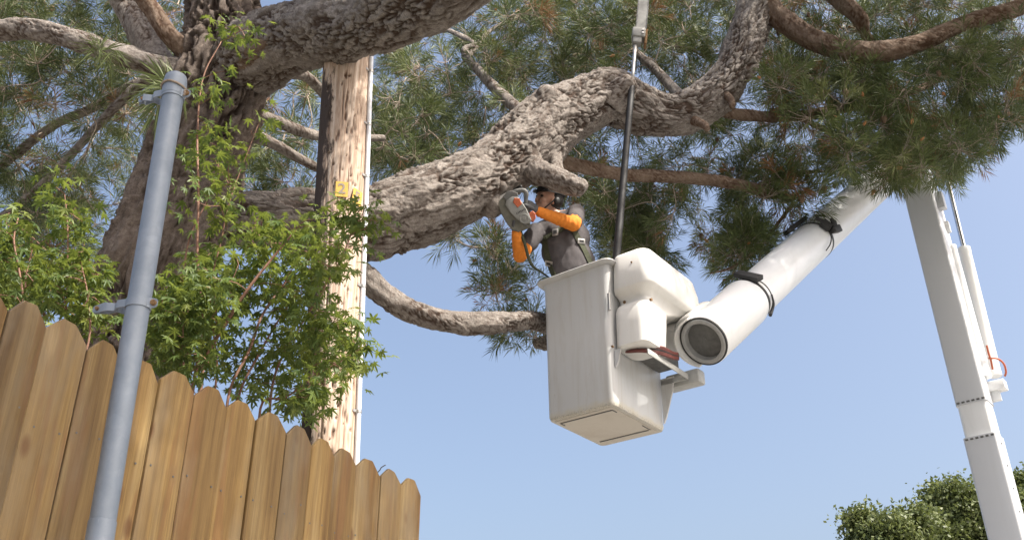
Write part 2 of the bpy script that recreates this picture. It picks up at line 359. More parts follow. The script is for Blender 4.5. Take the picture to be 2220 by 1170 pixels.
# raised bed behind the fence
FA, FB = Vector((-1.349, 2.419, 0)), Vector((-0.387, 4.127, 0)); fdir = (FB-FA).normalized(); fnorm = Vector((fdir.y, -fdir.x, 0))   # fnorm points to the camera side
FTOP = EYE+1.25
wallA, wallB = FA-fdir*6, FB+fdir*0.02
BED = 0.75
bm = bmesh.new()
cs = [wallA-fnorm*0.02, wallB-fnorm*0.02, wallB-fnorm*9+fdir*12, wallA-fnorm*9]
bm_loops(bm, [[Vector((c.x, c.y, 0.004)) for c in cs], [Vector((c.x, c.y, BED)) for c in cs]], cap1=True)
tag(from_bm('raised_bed', bm, M['soil'], None), kind='structure')
bm = bmesh.new(); mid = (wallA+wallB)/2
bm_box(bm, mid+fnorm*0.085+Vector((0, 0, BED/2)), fdir*((wallB-wallA).length/2), fnorm*0.10, Vector((0, 0, BED/2)), 0.01)
tag(from_bm('retaining_wall', bm, M['block'], None), 'low concrete retaining wall carrying the wooden fence', 'wall')

# ------------------------------------------------------------ wooden fence
fence = thing('wooden_fence', FA+Vector((0, 0, BED)), 'weathered cedar board fence with clipped picket tops', 'fence')
nailme = None
def make_nail():
    bm = bmesh.new(); bm_cyl(bm, (0, 0.0, 0), (0, -0.0025, 0), 0.0035, 0.003, 8)
    me = bpy.data.meshes.new('nail'); bmesh.ops.recalc_face_normals(bm, faces=bm.faces); bm.to_mesh(me); bm.free(); me.materials.append(M['darkgrey']); return me
nailme = make_nail()
edges = [20, 100, 190, 265, 345, 418, 488, 550, 612, 668, 718, 765, 818, 862, 908]
tops = {0: 655, 1: 659, 2: 700, 3: 744, 4: 783, 5: 811, 6: 842, 7: 872, 8: 899, 9: 927, 10: 954, 11: 977, 12: 997, 13: 1021, 14: 1039}
def fence_s(px):
    # along-fence coordinate of a pixel column on the top line
    y = 660+(px-60)*0.4606; d = ray(px, y); p = CAM+d*(1.25/d.z); return (Vector((p.x, p.y, 0))-FA).dot(fdir)
ss = [fence_s(x) for x in edges]
ss = [ss[0]-0.142*k for k in range(9, 0, -1)]+ss
for k in range(len(ss)-1):
    s0, s1 = ss[k]+0.0015, ss[k+1]-0.0015; bw = s1-s0; r_ = random.Random(k+3)
    px0 = k-9
    if 0 <= px0 <= 13:
        cxp = (edges[px0]+edges[px0+1])/2; ty = tops[px0+1]
        d = ray(cxp, ty); sc = FA+fdir*(s0+bw/2); t = (Vector((sc.x, sc.y)).length)/Vector((d.x, d.y)).length; ztop = EYE+d.z*t
        ztop = min(max(ztop, FTOP-0.03), FTOP+0.03)
    else: ztop = FTOP+r_.uniform(-0.012, 0.012)
    h = ztop-BED-0.005; base = FA+fdir*(s0+bw/2)+fnorm*r_.uniform(0.0, 0.006)
    ch = r_.uniform(0.30, 0.37)*bw; cv = r_.uniform(0.036, 0.05); th = 0.016; b2 = bw/2
    # outline with rounded dog ears
    out = [(-b2, 0), (b2, 0), (b2, h-cv-0.004), (b2-0.003, h-cv), (b2-ch+0.003, h-0.002), (b2-ch-0.003, h), (-b2+ch+0.003, h+r_.uniform(-.003, .003)), (-b2+ch-0.003, h-0.002), (-b2+0.003, h-cv), (-b2, h-cv-0.004)]
    cup = r_.uniform(-0.004, 0.004)
    bm = bmesh.new(); loops = []
    for yy, ins in ((0.0, 0.0018), (-0.0018, 0), (-th+0.002, 0), (-th, 0.0022)):
        loops.append([Vector((x*(1-ins/b2), yy+cup*(x/b2)**2, z-ins*(z > 0.1))) for x, z in out])
    bm_loops(bm, loops, True, True)
    o = from_bm('picket', bm, M['board'], None, autosmooth=12)
    o.location = Vector((base.x, base.y, BED+0.005))-fence.location
    o.rotation_euler = (r_.uniform(-0.003, 0.003), r_.uniform(-0.0012, 0.0012), math.atan2(fdir.y, fdir.x)+r_.uniform(-0.02, 0.02)); o.parent = fence
    for zz in (h-0.30, h-1.25):
        for xx in (-0.3, 0.3):
            q = bpy.data.objects.new('nail', nailme); COL.objects.link(q); q.parent = o
            q.location = (xx*bw+r_.uniform(-.012, .012), -th-0.0003+cup*0.3, zz+r_.uniform(-.03, .03))
for zz in (FTOP-0.30, FTOP-1.25):
    bm = bmesh.new(); L = (ss[-1]-ss[0])/2
    bm_box(bm, FA+fdir*(ss[0]+L-0.01)-fnorm*0.032+Vector((0, 0, zz)), fdir*(L-0.012), fnorm*0.019, Vector((0, 0, 0.045)), 0.003)
    from_bm('rail', bm, M['board'], fence)
for s in (ss[-1]-0.10, ss[-1]-2.3):
    bm = bmesh.new(); c = FA+fdir*s-fnorm*0.099
    bm_box(bm, Vector((c.x, c.y, BED/2+(FTOP-0.15)/2)), fdir*0.045, fnorm*0.045, Vector((0, 0, (FTOP-0.15-BED)/2)), 0.003)
    from_bm('post', bm, M['board'], fence)
# stray wire behind the fence
q0 = FA+fdir*(fence_s(815))-fnorm*0.05
pw = [Vector((q0.x, q0.y, FTOP-0.32)), Vector((q0.x, q0.y, FTOP-0.04)), PD(820, 1022, depth(Vector((q0.x, q0.y, FTOP)))), PD(826, 1013, depth(Vector((q0.x, q0.y, FTOP)))), PD(836, 1007, depth(Vector((q0.x, q0.y, FTOP))))]
tag(smooth_tube('loose_wire', pw, [0.0022]*5, M['darkgrey'], None, 0.01, 8), 'thin grey wire end curling up behind the fence top', 'wire')

# ------------------------------------------------------------ galvanised pole
b_, t_ = PY(219, 1150, 2.42), PY(382, 168, 2.42)
dirp = (t_-b_).normalized(); pr = 0.031
foot = b_-dirp*((b_.z-0.0)/dirp.z)
gp = thing('metal_pole', foot, 'tall galvanised steel pole with a domed cap in front of the fence', 'pole')
bm = bmesh.new(); Lp = (t_-foot).length; jn = (b_-foot).length+0.02
bm_lathe(bm, foot, dirp, [(0, pr*0.0), (0.001, pr+0.002), (jn, pr+0.002), (jn+0.003, pr+0.0015), (jn+0.004, pr), (Lp, pr)], 40)
from_bm('pipe', bm, M['galv'], gp, autosmooth=40)
cp = t_-dirp*0.075
bm = bmesh.new(); bm_lathe(bm, cp, dirp, [(0, pr+0.0005), (0.0, pr+0.0035), (0.055, pr+0.0035), (0.072, pr+0.001), (0.082, pr-0.008), (0.088, pr-0.02), (0.09, 0)], 40)
from_bm('cap', bm, M['galv'], gp, autosmooth=50)
left = (-CR*0.96+CF*0.18).normalized(); left = (left-dirp*left.dot(dirp)).normalized(); fwd = dirp.cross(left).normalized()
if fwd.dot(CF) > 0: fwd = -fwd          # towards the camera
def clamp(c, la, lb):
    bm = bmesh.new(); bm_lathe(bm, c-dirp*0.0125, dirp, [(0, pr+0.0003), (0, pr+0.0028), (0.025, pr+0.0028), (0.025, pr+0.0003)], 40)
    # crimped strap to the left
    def strap(xs, zs, hs):
        L = []
        for x, zf, hh in zip(xs, zs, hs):
            o = c+left*x+fwd*zf
            L.append([o+dirp*hh+fwd*0.0015, o+dirp*hh-fwd*0.0015, o-dirp*hh-fwd*0.0015, o-dirp*hh+fwd*0.0015])
        bm_loops(bm, L, True, True)
    strap([pr*0.7, 0.04, 0.052, 0.060, 0.066, 0.080, 0.090, la*0.9, la, la+0.004], [0.021, 0.02, 0.018, 0.006, 0.004, 0.010, 0.012, 0.004, 0.002, 0.002], [0.0115]*6+[0.013, 0.0125, 0.010, 0.006])
    strap([pr*0.7, 0.04, 0.052, 0.060, 0.066, 0.080, 0.090, la*0.9, la], [-0.021, -0.02, -0.018, -0.006, -0.004, -0.008, -0.010, -0.003, -0.002], [0.0115]*9)
    strap([-pr*0.7, -0.036, -0.044, -0.052, -0.056], [0.016, 0.008, 0.003, 0.003, 0.003], [0.0125, 0.0135, 0.0145, 0.0125, 0.008])
    o = from_bm('clamp', bm, M['galv'], gp, autosmooth=35)
    for x, rr in ((la-0.011, 0.0055), (-0.046, 0.0085)):
        bm = bmesh.new(); cc = c+left*x+fwd*0.003; bm_cyl(bm, cc, cc+fwd*0.009, rr, rr*0.9, 10)
        from_bm('bolt', bm, M['rust'], o, autosmooth=40)
def on_pole(px, py):
    # closest point of the pole axis to a pixel ray
    d = ray(px, py).normalized(); w0 = foot-CAM; a, b, c = 1, dirp.dot(d), 1; d_, e = dirp.dot(w0), d.dot(w0)
    s = (b*e-c*d_)/(a*c-b*b); return foot+dirp*s
clamp(on_pole(303, 662), 0.125, 0); clamp(on_pole(372, 208), 0.105, 0)
cw = on_pole(376, 190)
wpts = [cw+left*math.cos(a)*(pr+0.0065)+fwd*math.sin(a)*(pr+0.0065)-dirp*(0.012*max(0, -math.cos(a))) for a in np.linspace(-2.6, 3.3, 24)]+[cw-left*0.040-dirp*0.022+fwd*0.008, cw-left*0.044-dirp*0.036+fwd*0.01, cw-left*0.038-dirp*0.043+fwd*0.009]
smooth_tube('tie_wire', wpts, [0.0032]*len(wpts), M['twig'], gp, 0.006, 8)

# ------------------------------------------------------------ bark tubes
def h3(ix, iy, iz, k):
    n = (ix.astype(np.int64)*374761393+iy.astype(np.int64)*668265263+iz.astype(np.int64)*2147483647+k*1274126177) & 0xffffffff
    n = ((n ^ (n >> 13))*1274126177) & 0xffffffff; n = ((n ^ (n >> 16))*2246822519) & 0xffffffff
    return ((n ^ (n >> 15)) & 0xffffff)/float(0xffffff)
def vnoise(p, k=0):
    """value noise -1..1 of an (n,3) array"""
    i = np.floor(p); f = p-i; f = f*f*f*(f*(f*6-15)+10); i = i.astype(np.int64); out = 0
    for dx in (0, 1):
        wx = f[:, 0] if dx else 1-f[:, 0]
        for dy in (0, 1):
            wy = f[:, 1] if dy else 1-f[:, 1]
            for dz in (0, 1): out = out+wx*wy*(f[:, 2] if dz else 1-f[:, 2])*h3(i[:, 0]+dx, i[:, 1]+dy, i[:, 2]+dz, k)
    return out*2-1
def fbm(p, oct_=3, k=0):
    a, o, t = 1.0, 0, 0
    for j in range(oct_): o = o+a*vnoise(p*(2.03**j), k+j); t += a; a *= 0.55
    return o/t
def worley(p, k=0):
    i = np.floor(p).astype(np.int64); f = p-i; n = len(p); F1 = np.full(n, 9.0); F2 = np.full(n, 9.0); ID = np.zeros(n)
    for dx in (-1, 0, 1):
        for dy in (-1, 0, 1):
            for dz in (-1, 0, 1):
                a, b, c = i[:, 0]+dx, i[:, 1]+dy, i[:, 2]+dz
                d = (dx+h3(a, b, c, k+1)-f[:, 0])**2+(dy+h3(a, b, c, k+2)-f[:, 1])**2+(dz+h3(a, b, c, k+3)-f[:, 2])**2
                m = d < F1; F2 = np.where(m, F1, np.minimum(F2, d)); ID = np.where(m, h3(a, b, c, k+4), ID); F1 = np.where(m, d, F1)
    return np.sqrt(F1), np.sqrt(F2), ID
def bark_tube(name, P, R, mt, parent, step, nu, cell, amp, lump=0.0, stretch=0.55, seed=0.0):
    v, f, C, r, th = tube_np(P, R, step, nu); n = len(C)
    sl_ = np.concatenate([[0], np.cumsum(np.linalg.norm(np.diff(C, axis=0), axis=1))])
    ss_, tt = np.meshgrid(sl_, th, indexing='ij'); rr_ = r[:, None]*np.ones_like(tt)
    q = np.stack([np.cos(tt)*rr_, np.sin(tt)*rr_, ss_*stretch], -1).reshape(-1, 3)/cell+seed*3.17
    w_ = np.stack([fbm(q*0.8, 3, 11), fbm(q*0.8, 3, 31), fbm(q*0.8, 3, 51)], -1); qw = q+w_*1.25
    F1, F2, ID = worley(qw, 3); e = F2-F1
    c = np.clip((e-0.03)/0.20, 0, 1); c = c*c*(3-2*c)
    gate = np.clip(0.68+1.1*vnoise(q*0.5+17, 8), 0.15, 1); c = 1-(1-c)*gate
    fl = fbm(q*np.array([1.6, 1.6, 1.0])+ID[:, None]*7, 3, 71)          # flaky layers inside a plate
    ter = np.round(fl*3.2+ID)/3.2
    fine = fbm(q*6.0, 2, 91)
    G1, G2, GI = worley(qw*2.3+5, 23); c2 = np.clip((G2-G1)/0.14, 0, 1)
    n1 = fbm(q*np.array([1.0, 1.0, 0.7])*0.95+w_*0.6+3.3, 4, 61); lv = 4.5; tr1 = n1*lv; fr1 = tr1-np.floor(tr1); tr1 = (np.floor(tr1)+np.clip((fr1-0.72)/0.28, 0, 1)**2)/lv      # overlapping flakes with steep lips
    hgt = amp*(0.75*(c-1)+1.15*tr1+0.22*(ID-0.5)*c+0.12*ter*c+0.10*fine+0.05*(c2-1)*c)
    lip = np.clip(1-np.abs(fr1-0.72)/0.10, 0, 1)*0.55
    if lump: hgt = hgt+lump*(0.7*vnoise(np.stack([np.cos(tt)*1.1, np.sin(tt)*1.1, ss_*2.2], -1).reshape(-1, 3)+seed, 3)+0.35*vnoise(np.stack([np.cos(tt)*2.5, np.sin(tt)*2.5, ss_*5.5], -1).reshape(-1, 3)+seed, 4))
    dn = (v-C[:, None])/r[:, None, None]; vv = v.reshape(-1, 3)+dn.reshape(-1, 3)*hgt[:, None]
    cr = np.clip(c*(0.8+0.2*c2)-lip, 0, 1); ce = np.clip(0.35*ID+0.45*(n1*0.9+0.5)+0.1, 0, 1)
    vv = np.vstack([vv, C[:1], C[-1:]]); cr = np.append(cr, [1, 1]); ce = np.append(ce, [0.4, 0.4]); a = n*nu
    j = np.arange(nu); j2 = (j+1) % nu
    caps = np.concatenate([np.stack([np.full(nu, a), j2, j], 1), np.stack([np.full(nu, a+1), (n-1)*nu+j, (n-1)*nu+j2], 1)])
    f3 = np.concatenate([f[:, [0, 1, 2]], f[:, [0, 2, 3]], caps])
    return from_np(name, vv, f3, mt, parent, True, {'crack': cr, 'cell': ce})
SK = []                         # skeleton nodes for the foliage
def limb(name, pts, mt, step, nu, cell, amp, lump=0.0, seed=0.0, sk=True, stretch=0.55):
    P = [PY(x, y, Y) for x, y, Y, wd in pts]; R = [pxr(p, q[3]) for p, q in zip(P, pts)]
    o = bark_tube(name, P, R, M[mt], pine, step, nu, cell, amp, lump, stretch, seed)
    if sk:
        C, r = catmull(P, R, 0.12)
        SK.extend([tuple(c) for c in C])
    return P, R
tb = PY(290, 760, 6.55)
pine = thing('pine_tree', (tb.x, tb.y, BED), 'huge old pine with plated bark and heavy crooked limbs over the fence', 'tree')
T0 = Vector((tb.x-0.12, tb.y+0.02, BED-0.1))
tp = [(300, 700, 6.55, 235), (330, 600, 6.52, 240), (366, 500, 6.5, 232), (404, 400, 6.47, 222), (440, 300, 6.42, 212), (468, 220, 6.38, 208), (486, 130, 6.34, 200), (484, 30, 6.3, 165), (478, -60, 6.28, 155), (470, -260, 6.3, 120), (480, -600, 6.4, 70)]
P = [T0, T0+Vector((0.02, 0, 0.35))]+[PY(x, y, Y) for x, y, Y, q in tp]; R = [0.52, 0.44]+[pxr(p, q[3]) for p, q in zip(P[2:], tp)]
bark_tube('trunk', P, R, M['bark_trunk'], pine, 0.0155, 180, 0.085, 0.070, 0.05, 0.30, 1.0)
SK.extend([tuple(c) for c in catmull(P[8:], R[8:], 0.15)[0]])
limb('limb', [(500, 150, 6.3, 165), (560, 120, 6.1, 165), (630, 85, 5.8, 155), (720, 66, 5.35, 146), (820, 42, 5.0, 138), (920, 6, 4.7, 130), (1020, -40, 4.4, 124), (1130, -120, 4.1, 118), (1240, -260, 3.7, 110), (1330, -480, 3.2, 95), (1420, -800, 2.8, 75)], 'bark', 0.0088, 150, 0.066, 0.026, 0.03, 2.0, stretch=0.45)
LIMB = [(420, 470, 6.5, 120), (500, 474, 6.55, 118), (580, 476, 6.6, 128), (680, 482, 6.7, 142), (790, 488, 6.75, 160), (850, 470, 6.8, 160), (930, 442, 6.85, 158), (1010, 406, 6.95, 152), (1080, 366, 7.05, 152), (1130, 326, 7.12, 160), (1180, 276, 7.2, 142), (1250, 238, 7.3, 126), (1320, 212, 7.4, 122), (1380, 232, 7.48, 112), (1440, 248, 7.55, 96), (1500, 240, 7.6, 92), (1556, 200, 7.7, 96), (1590, 150, 7.75, 90), (1615, 90, 7.8, 88), (1640, 30, 7.85, 88), (1660, -40, 7.9, 84), (1690, -200, 8.0, 66), (1700, -420, 8.2, 40)]
limb('limb', LIMB, 'bark', 0.0106, 168, 0.066, 0.031, 0.035, 3.0, stretch=0.42)
# stubs and knuckles on the heavy limb
limb('stub', [(1135, 330, 7.08, 70), (1158, 368, 6.98, 62), (1192, 383, 6.92, 56), (1235, 398, 6.88, 50), (1262, 405, 6.86, 42), (1270, 408, 6.855, 22)], 'bark', 0.011, 44, 0.045, 0.013, 0.02, 4.0)
limb('stub', [(1212, 395, 6.95, 30), (1206, 360, 7.05, 30), (1203, 322, 7.15, 28), (1202, 290, 7.2, 26)], 'bark', 0.012, 28, 0.04, 0.006, 0.006, 5.0)
limb('stub', [(1165, 290, 7.1, 60), (1180, 240, 7.04, 58), (1188, 206, 7.0, 54), (1192, 198, 7.0, 36)], 'bark', 0.011, 44, 0.045, 0.009, 0.01, 6.0)
limb('stub', [(1322, 225, 7.3, 70), (1350, 192, 7.2, 56), (1362, 176, 7.16, 50), (1366, 170, 7.15, 30)], 'bark', 0.011, 44, 0.045, 0.01, 0.01, 7.0)
limb('stub', [(1050, 425, 7.0, 90), (1074, 448, 6.96, 60), (1084, 456, 6.95, 34)], 'bark', 0.011, 40, 0.045, 0.009, 0.01, 7.5)
limb('stub', [(545, 120, 6.0, 90), (580, 95, 5.75, 52), (594, 78, 5.68, 38), (597, 74, 5.67, 20)], 'bark_red', 0.011, 40, 0.045, 0.006, 0.008, 8.0)
for a in ([(1505, 262, 7.5, 22), (1525, 270, 7.4, 18), (1534, 280, 7.36, 14)], [(1565, 200, 7.62, 20), (1584, 215, 7.5, 16), (1588, 232, 7.48, 13)]):
    limb('stub', a, 'bark_red', 0.012, 16, 0.03, 0.002, 0.0, 9.0, sk=False)
limb('branch', [(700, 540, 6.75, 60), (780, 590, 6.8, 52), (830, 638, 6.85, 50), (900, 676, 6.95, 50), (1000, 700, 7.05, 46), (1090, 697, 7.2, 44), (1150, 695, 7.5, 44), (1210, 712, 8.1, 42), (1190, 740, 8.45, 34), (1160, 742, 8.6, 22)], 'bark', 0.014, 44, 0.045, 0.012, 0.02, 10.0)
limb('branch', [(1650, 10, 7.8, 60), (1700, 45, 7.75, 50), (1750, 78, 7.7, 46), (1830, 108, 7.65, 44), (1910, 112, 7.6, 44), (2000, 90, 7.6, 40), (2100, 48, 7.6, 38), (2220, 15, 7.6, 34), (2380, -30, 7.7, 26)], 'bark_red', 0.014, 40, 0.045, 0.012, 0.02, 11.0)
limb('branch', [(1520, 225, 7.75, 36), (1600, 248, 7.9, 26), (1700, 252, 8.1, 24), (1800, 240, 8.3, 22), (1960, 204, 8.6, 18), (2060, 160, 8.9, 12)], 'bark_red', 0.016, 24, 0.035, 0.006, 0.012, 12.0)
limb('branch', [(1160, 330, 7.3, 40), (1230, 354, 7.6, 30), (1350, 378, 7.8, 28), (1450, 382, 7.95, 27), (1550, 392, 8.1, 27), (1640, 410, 8.2, 26), (1720, 430, 8.4, 14)], 'bark_red', 0.016, 26, 0.035, 0.007, 0.014, 13.0)
limb('branch', [(1760, -60, 8.3, 50), (1820, 0, 8.2, 42), (1862, 40, 8.15, 34), (1880, 80, 8.3, 22), (1930, 130, 8.6, 14)], 'bark_red', 0.016, 26, 0.035, 0.007, 0.012, 14.0)
limb('branch', [(440, 150, 6.3, 70), (380, 150, 6.15, 52), (300, 130, 6.05, 46), (220, 104, 6.0, 46), (130, 76, 6.0, 46), (60, 62, 6.05, 48), (0, 68, 6.1, 50), (-120, 60, 6.2, 46), (-300, 90, 6.4, 30)], 'bark', 0.013, 48, 0.045, 0.012, 0.02, 15.0)
limb('branch', [(410, 230, 6.5, 80), (352, 150, 6.55, 66), (312, 78, 6.55, 62), (278, 20, 6.55, 60), (240, -40, 6.5, 58), (140, -180, 6.8, 40)], 'bark', 0.014, 48, 0.05, 0.012, 0.02, 16.0)
limb('branch', [(450, 180, 6.3, 56), (404, 116, 6.12, 42), (362, 72, 6.0, 40), (336, 30, 5.95, 38), (308, -10, 5.9, 38), (250, -100, 5.8, 30)], 'bark_red', 0.013, 40, 0.045, 0.005, 0.01, 17.0)
for i, a in enumerate(([(300, 180, 7.6, 26), (200, 235, 7.8, 20), (120, 270, 8.0, 18), (20, 345, 8.2, 20), (-60, 420, 8.3, 16)], [(330, 160, 7.2, 26), (250, 232, 7.3, 20), (150, 340, 7.5, 19), (70, 420, 7.6, 18), (-10, 480, 7.7, 16)],
        [(500, 230, 6.6, 40), (580, 255, 7.0, 26), (640, 280, 7.3, 26), (700, 296, 7.6, 22), (830, 300, 8.2, 16)], [(520, 280, 6.7, 36), (600, 315, 7.1, 22), (650, 345, 7.3, 20), (720, 380, 7.6, 16)],
        [(540, 170, 6.6, 40), (640, 160, 7.0, 24), (680, 180, 7.2, 22), (720, 230, 7.5, 18)], [(1180, 250, 7.4, 40), (1120, 235, 7.9, 26), (1010, 120, 8.4, 18), (1025, 95, 8.5, 14), (960, 60, 8.9, 9)],
        [(1010, 130, 8.4, 14), (1060, 70, 8.7, 10), (1130, 30, 9.1, 7)], [(1500, 240, 7.7, 26), (1420, 150, 8.4, 20), (1330, 80, 9.0, 14), (1240, 40, 9.4, 8)], [(1640, 410, 8.2, 20), (1700, 380, 8.5, 13), (1780, 370, 8.8, 8)],
        [(1720, 440, 8.6, 8), (1650, 530, 8.45, 7), (1590, 578, 8.35, 5), (1540, 592, 8.3, 3)], [(1720, 250, 8.1, 14), (1830, 300, 8.2, 12), (1930, 350, 8.3, 9), (2020, 380, 8.4, 5)])):
    limb('branch', a, 'bark' if i < 8 else 'bark_red', 0.02, 16, 0.035, 0.002, 0.008, 20.0+i)

# ------------------------------------------------------------ pine foliage
def inpoly(x, y, poly):
    c = False; j = len(poly)-1
    for i in range(len(poly)):
        xi, yi = poly[i]; xj, yj = poly[j]
        if (yi > y) != (yj > y) and x < (xj-xi)*(y-yi)/(yj-yi)+xi: c = not c
        j = i
    return c
holes = [(115, 300, 55), (310, 290, 36), (640, 215, 20), (610, 350, 25), (960, 110, 40), (820, 190, 18), (1660, 470, 40), (1480, 330, 18), (1760, 290, 22), (1060, 30, 30)]
regs = [  # polygon, Y range, clusters
    ([(-80, -60), (430, -60), (400, 160), (330, 330), (235, 470), (225, 640), (-80, 660)], (7.2, 10.0), 235),
    ([(560, 190), (700, 150), (700, 470), (500, 440), (520, 330)], (7.6, 10.0), 40),
    ([(790, 130), (1000, 70), (1090, -60), (1650, -60), (1560, 150), (1490, 200), (1400, 190), (1340, 150), (1180, 190), (1060, 300), (950, 350), (790, 400)], (8.0, 11.0), 300),
    ([(1020, 330), (1180, 220), (1600, 180), (1640, 100), (1720, -60), (2300, -60), (2300, 250), (2190, 270), (2120, 320), (2080, 370), (1960, 400), (1900, 370), (1830, 380), (1720, 480), (1600, 570), (1500, 530), (1400, 500), (1330, 480), (1240, 420)], (8.2, 10.6), 400),
    ([(1640, 150), (2230, 60), (2220, 250), (2100, 330), (1960, 390), (1860, 360), (1700, 330)], (7.4, 8.2), 95),
    ([(1290, 420), (1400, 420), (1440, 560), (1400, 600), (1330, 540)], (8.6, 9.8), 40),
    ([(950, 520), (1060, 490), (1100, 560), (1170, 610), (1170, 640), (1060, 660), (1050, 600)], (8.2, 9.0), 17),
    ([(1540, 570), (1640, 480), (1700, 440), (1720, 500), (1620, 590)], (8.2, 8.8), 16),
    ([(1560, 370), (1760, 380), (1760, 440), (1640, 450)], (8.0, 8.6), 14),
    ([(1080, 690), (1170, 700), (1170, 730), (1100, 735)], (8.2, 8.9), 6),
]
clusters = []
for poly, (ya, yb), n in regs:
    xs = [p[0] for p in poly]; ys = [p[1] for p in poly]; k = 0
    while k < n:
        x, y = random.uniform(min(xs), max(xs)), random.uniform(min(ys), max(ys))
        if not inpoly(x, y, poly): continue
        if any((x-a)**2+(y-b)**2 < r*r for a, b, r in holes) and random.random() < 0.9: continue
        clusters.append((PY(x, y, random.uniform(ya, yb)), 1)); k += 1
# unseen crown boughs added above the frame to shade fence, pole, trunk and right-hand foliage
def overhead(n, cx, cy, rx, ry, za, zb):
    for _ in range(n):
        a = random.uniform(0, 6.283); q = math.sqrt(random.random()); p = Vector((cx+math.cos(a)*q*rx, cy+math.sin(a)*q*ry, random.uniform(za, zb)))
        v = p-CAM; yy = 585-F*v.dot(CU)/max(0.01, v.dot(CF))
        if v.dot(CF) > 0 and yy > -130: continue
        clusters.append((p, 0))
overhead(300, 1.95, 1.0, 1.5, 1.5, 6.0, 7.4)
overhead(110, -0.5, 4.7, 0.9, 0.7, 7.4, 8.6)
overhead(330, 4.7, 6.6, 2.1, 1.5, 8.6, 10.6)
nodes_ = np.array(SK)
order = sorted(range(len(clusters)), key=lambda i: np.min(np.sum((nodes_-np.array(clusters[i][0]))**2, axis=1)))
TV, TF = [], []; tvn = 0
def twig(P, R, n=4):
    global tvn
    P = np.array(P); T, U, V = frames(P); th = np.arange(n)*2*np.pi/n
    v = P[:, None]+np.array(R)[:, None, None]*(U[:, None]*np.cos(th)[None, :, None]+V[:, None]*np.sin(th)[None, :, None])
    k = len(P); i = np.arange(k-1)[:, None]*n; j = np.arange(n)[None]; j2 = (j+1) % n
    TV.append(v.reshape(-1, 3)); TF.append(np.stack([i+j, i+j2, i+n+j2, i+n+j], -1).reshape(-1, 4)+tvn); tvn += k*n
tuft_o, tuft_d, tuft_L, tuft_t = [], [], [], []; shoots = []
for ci in order:
    c = np.array(clusters[ci][0]); vis = clusters[ci][1]
    d2 = np.sum((nodes_-c)**2, axis=1); s = nodes_[np.argmin(d2)]; L = math.sqrt(d2.min())
    if L > 0.05:
        m1 = s+(c-s)*0.35+rng.normal(0, 0.10*L, 3)+np.array([0, 0, 0.10*L]); m2 = s+(c-s)*0.72+rng.normal(0, 0.08*L, 3)+np.array([0, 0, 0.02*L])
        r0 = min(0.022, 0.005+0.008*L); Pp, Rr = catmull([s, m1, m2, c], [r0, r0*0.75, r0*0.55, 0.0035], max(0.05, L/9))
        twig(Pp, Rr); nodes_ = np.vstack([nodes_, Pp[1:]])
    td = (c-s)/(L+1e-6); dead = rng.random() < 0.05
    px = 1110+F*(c-np.array(CAM)).dot(np.array(CR))/max(0.1, (c-np.array(CAM)).dot(np.array(CF)))
    dk = 0.0
    ctn = rng.uniform(0.0, 0.5)
    for _ in range(rng.integers(9, 14)):
        d = td*0.55+rng.normal(0, 0.62, 3)+np.array([0, 0, 0.02]); d /= np.linalg.norm(d)
        sl = rng.uniform(0.08, 0.26); e = c+d*sl; mid_ = c+d*sl*0.5+np.array([0, 0, -0.02])
        shoots.append((c, mid_, e))
        d2_ = d+np.array([0, 0, 0.25]); tuft_o.append(e-d*0.07); tuft_d.append(d2_/np.linalg.norm(d2_)); tuft_L.append(rng.uniform(0.12, 0.18))
        tuft_t.append(0.97 if (dead and rng.random() < 0.7) or rng.random() < 0.012 else ctn+rng.uniform(0.0, 0.28))
# dead brown bunches under the big branch and needle sprays caught on the pole
for _ in range(70):
    x, y = random.gauss(1745, 45), random.gauss(190, 50); p = np.array(PY(x, y, random.uniform(7.7, 8.2)))
    d = np.array([random.gauss(0, .5), random.gauss(0, .5), -0.7]); d /= np.linalg.norm(d)
    tuft_o.append(p); tuft_d.append(d); tuft_L.append(0.12); tuft_t.append(0.97); twig([p+np.array([0, 0, 0.12]), p, p+d*0.08], [0.003, 0.003, 0.002], 3)
for x, y, ang in ((345, 195, 170), (350, 200, 195), (352, 215, 235), (345, 225, 262), (350, 175, 140), (340, 235, 250), (235, 110, 20), (215, 100, 80), (225, 120, 300), (200, 110, 200), (240, 130, 250)):
    p = np.array(PY(x, y, 2.46 if x > 300 else 5.6)); 
    if x > 300: p = np.array(PY(x, y, 3.2))
    a = math.radians(ang); d = np.array(CR)*math.cos(a)+np.array(CU)*math.sin(a)+rng.normal(0, 0.15, 3); d /= np.linalg.norm(d)
    tuft_o.append(p-d*0.1); tuft_d.append(d); tuft_L.append(0.16 if x > 300 else 0.2); tuft_t.append(0.5)
    if x > 300: twig([p-d*0.12, p-d*0.05, p], [0.002, 0.002, 0.0015], 3)
sh = np.array(shoots); sd_ = sh[:, 2]-sh[:, 0]; sd_ /= np.linalg.norm(sd_, axis=1)[:, None]; su = np.cross(sd_, np.array([[0.3, 0.2, 0.93]])); su /= np.linalg.norm(su, axis=1)[:, None]; sv = np.cross(sd_, su)
rings = [sh[:, k, None]+rk*np.stack([su*math.cos(a_)+sv*math.sin(a_) for a_ in (0, 2.094, 4.189)], 1) for k, rk in enumerate((0.0032, 0.0027, 0.002))]
sv_ = np.stack(rings, 1).reshape(-1, 3); kb = np.arange(len(sh))*9; TV.append(sv_)
TF.append(np.concatenate([np.stack([kb+r0+j_, kb+r0+(j_+1) % 3, kb+r0+3+(j_+1) % 3, kb+r0+3+j_], 1) for r0 in (0, 3) for j_ in range(3)])+tvn)
tw = from_np('twigs', np.vstack(TV), np.vstack(TF), M['twig'], pine); tag(tw, kind='stuff')
O, Dv, Ln, Tt = np.array(tuft_o), np.array(tuft_d), np.array(tuft_L), np.array(tuft_t)
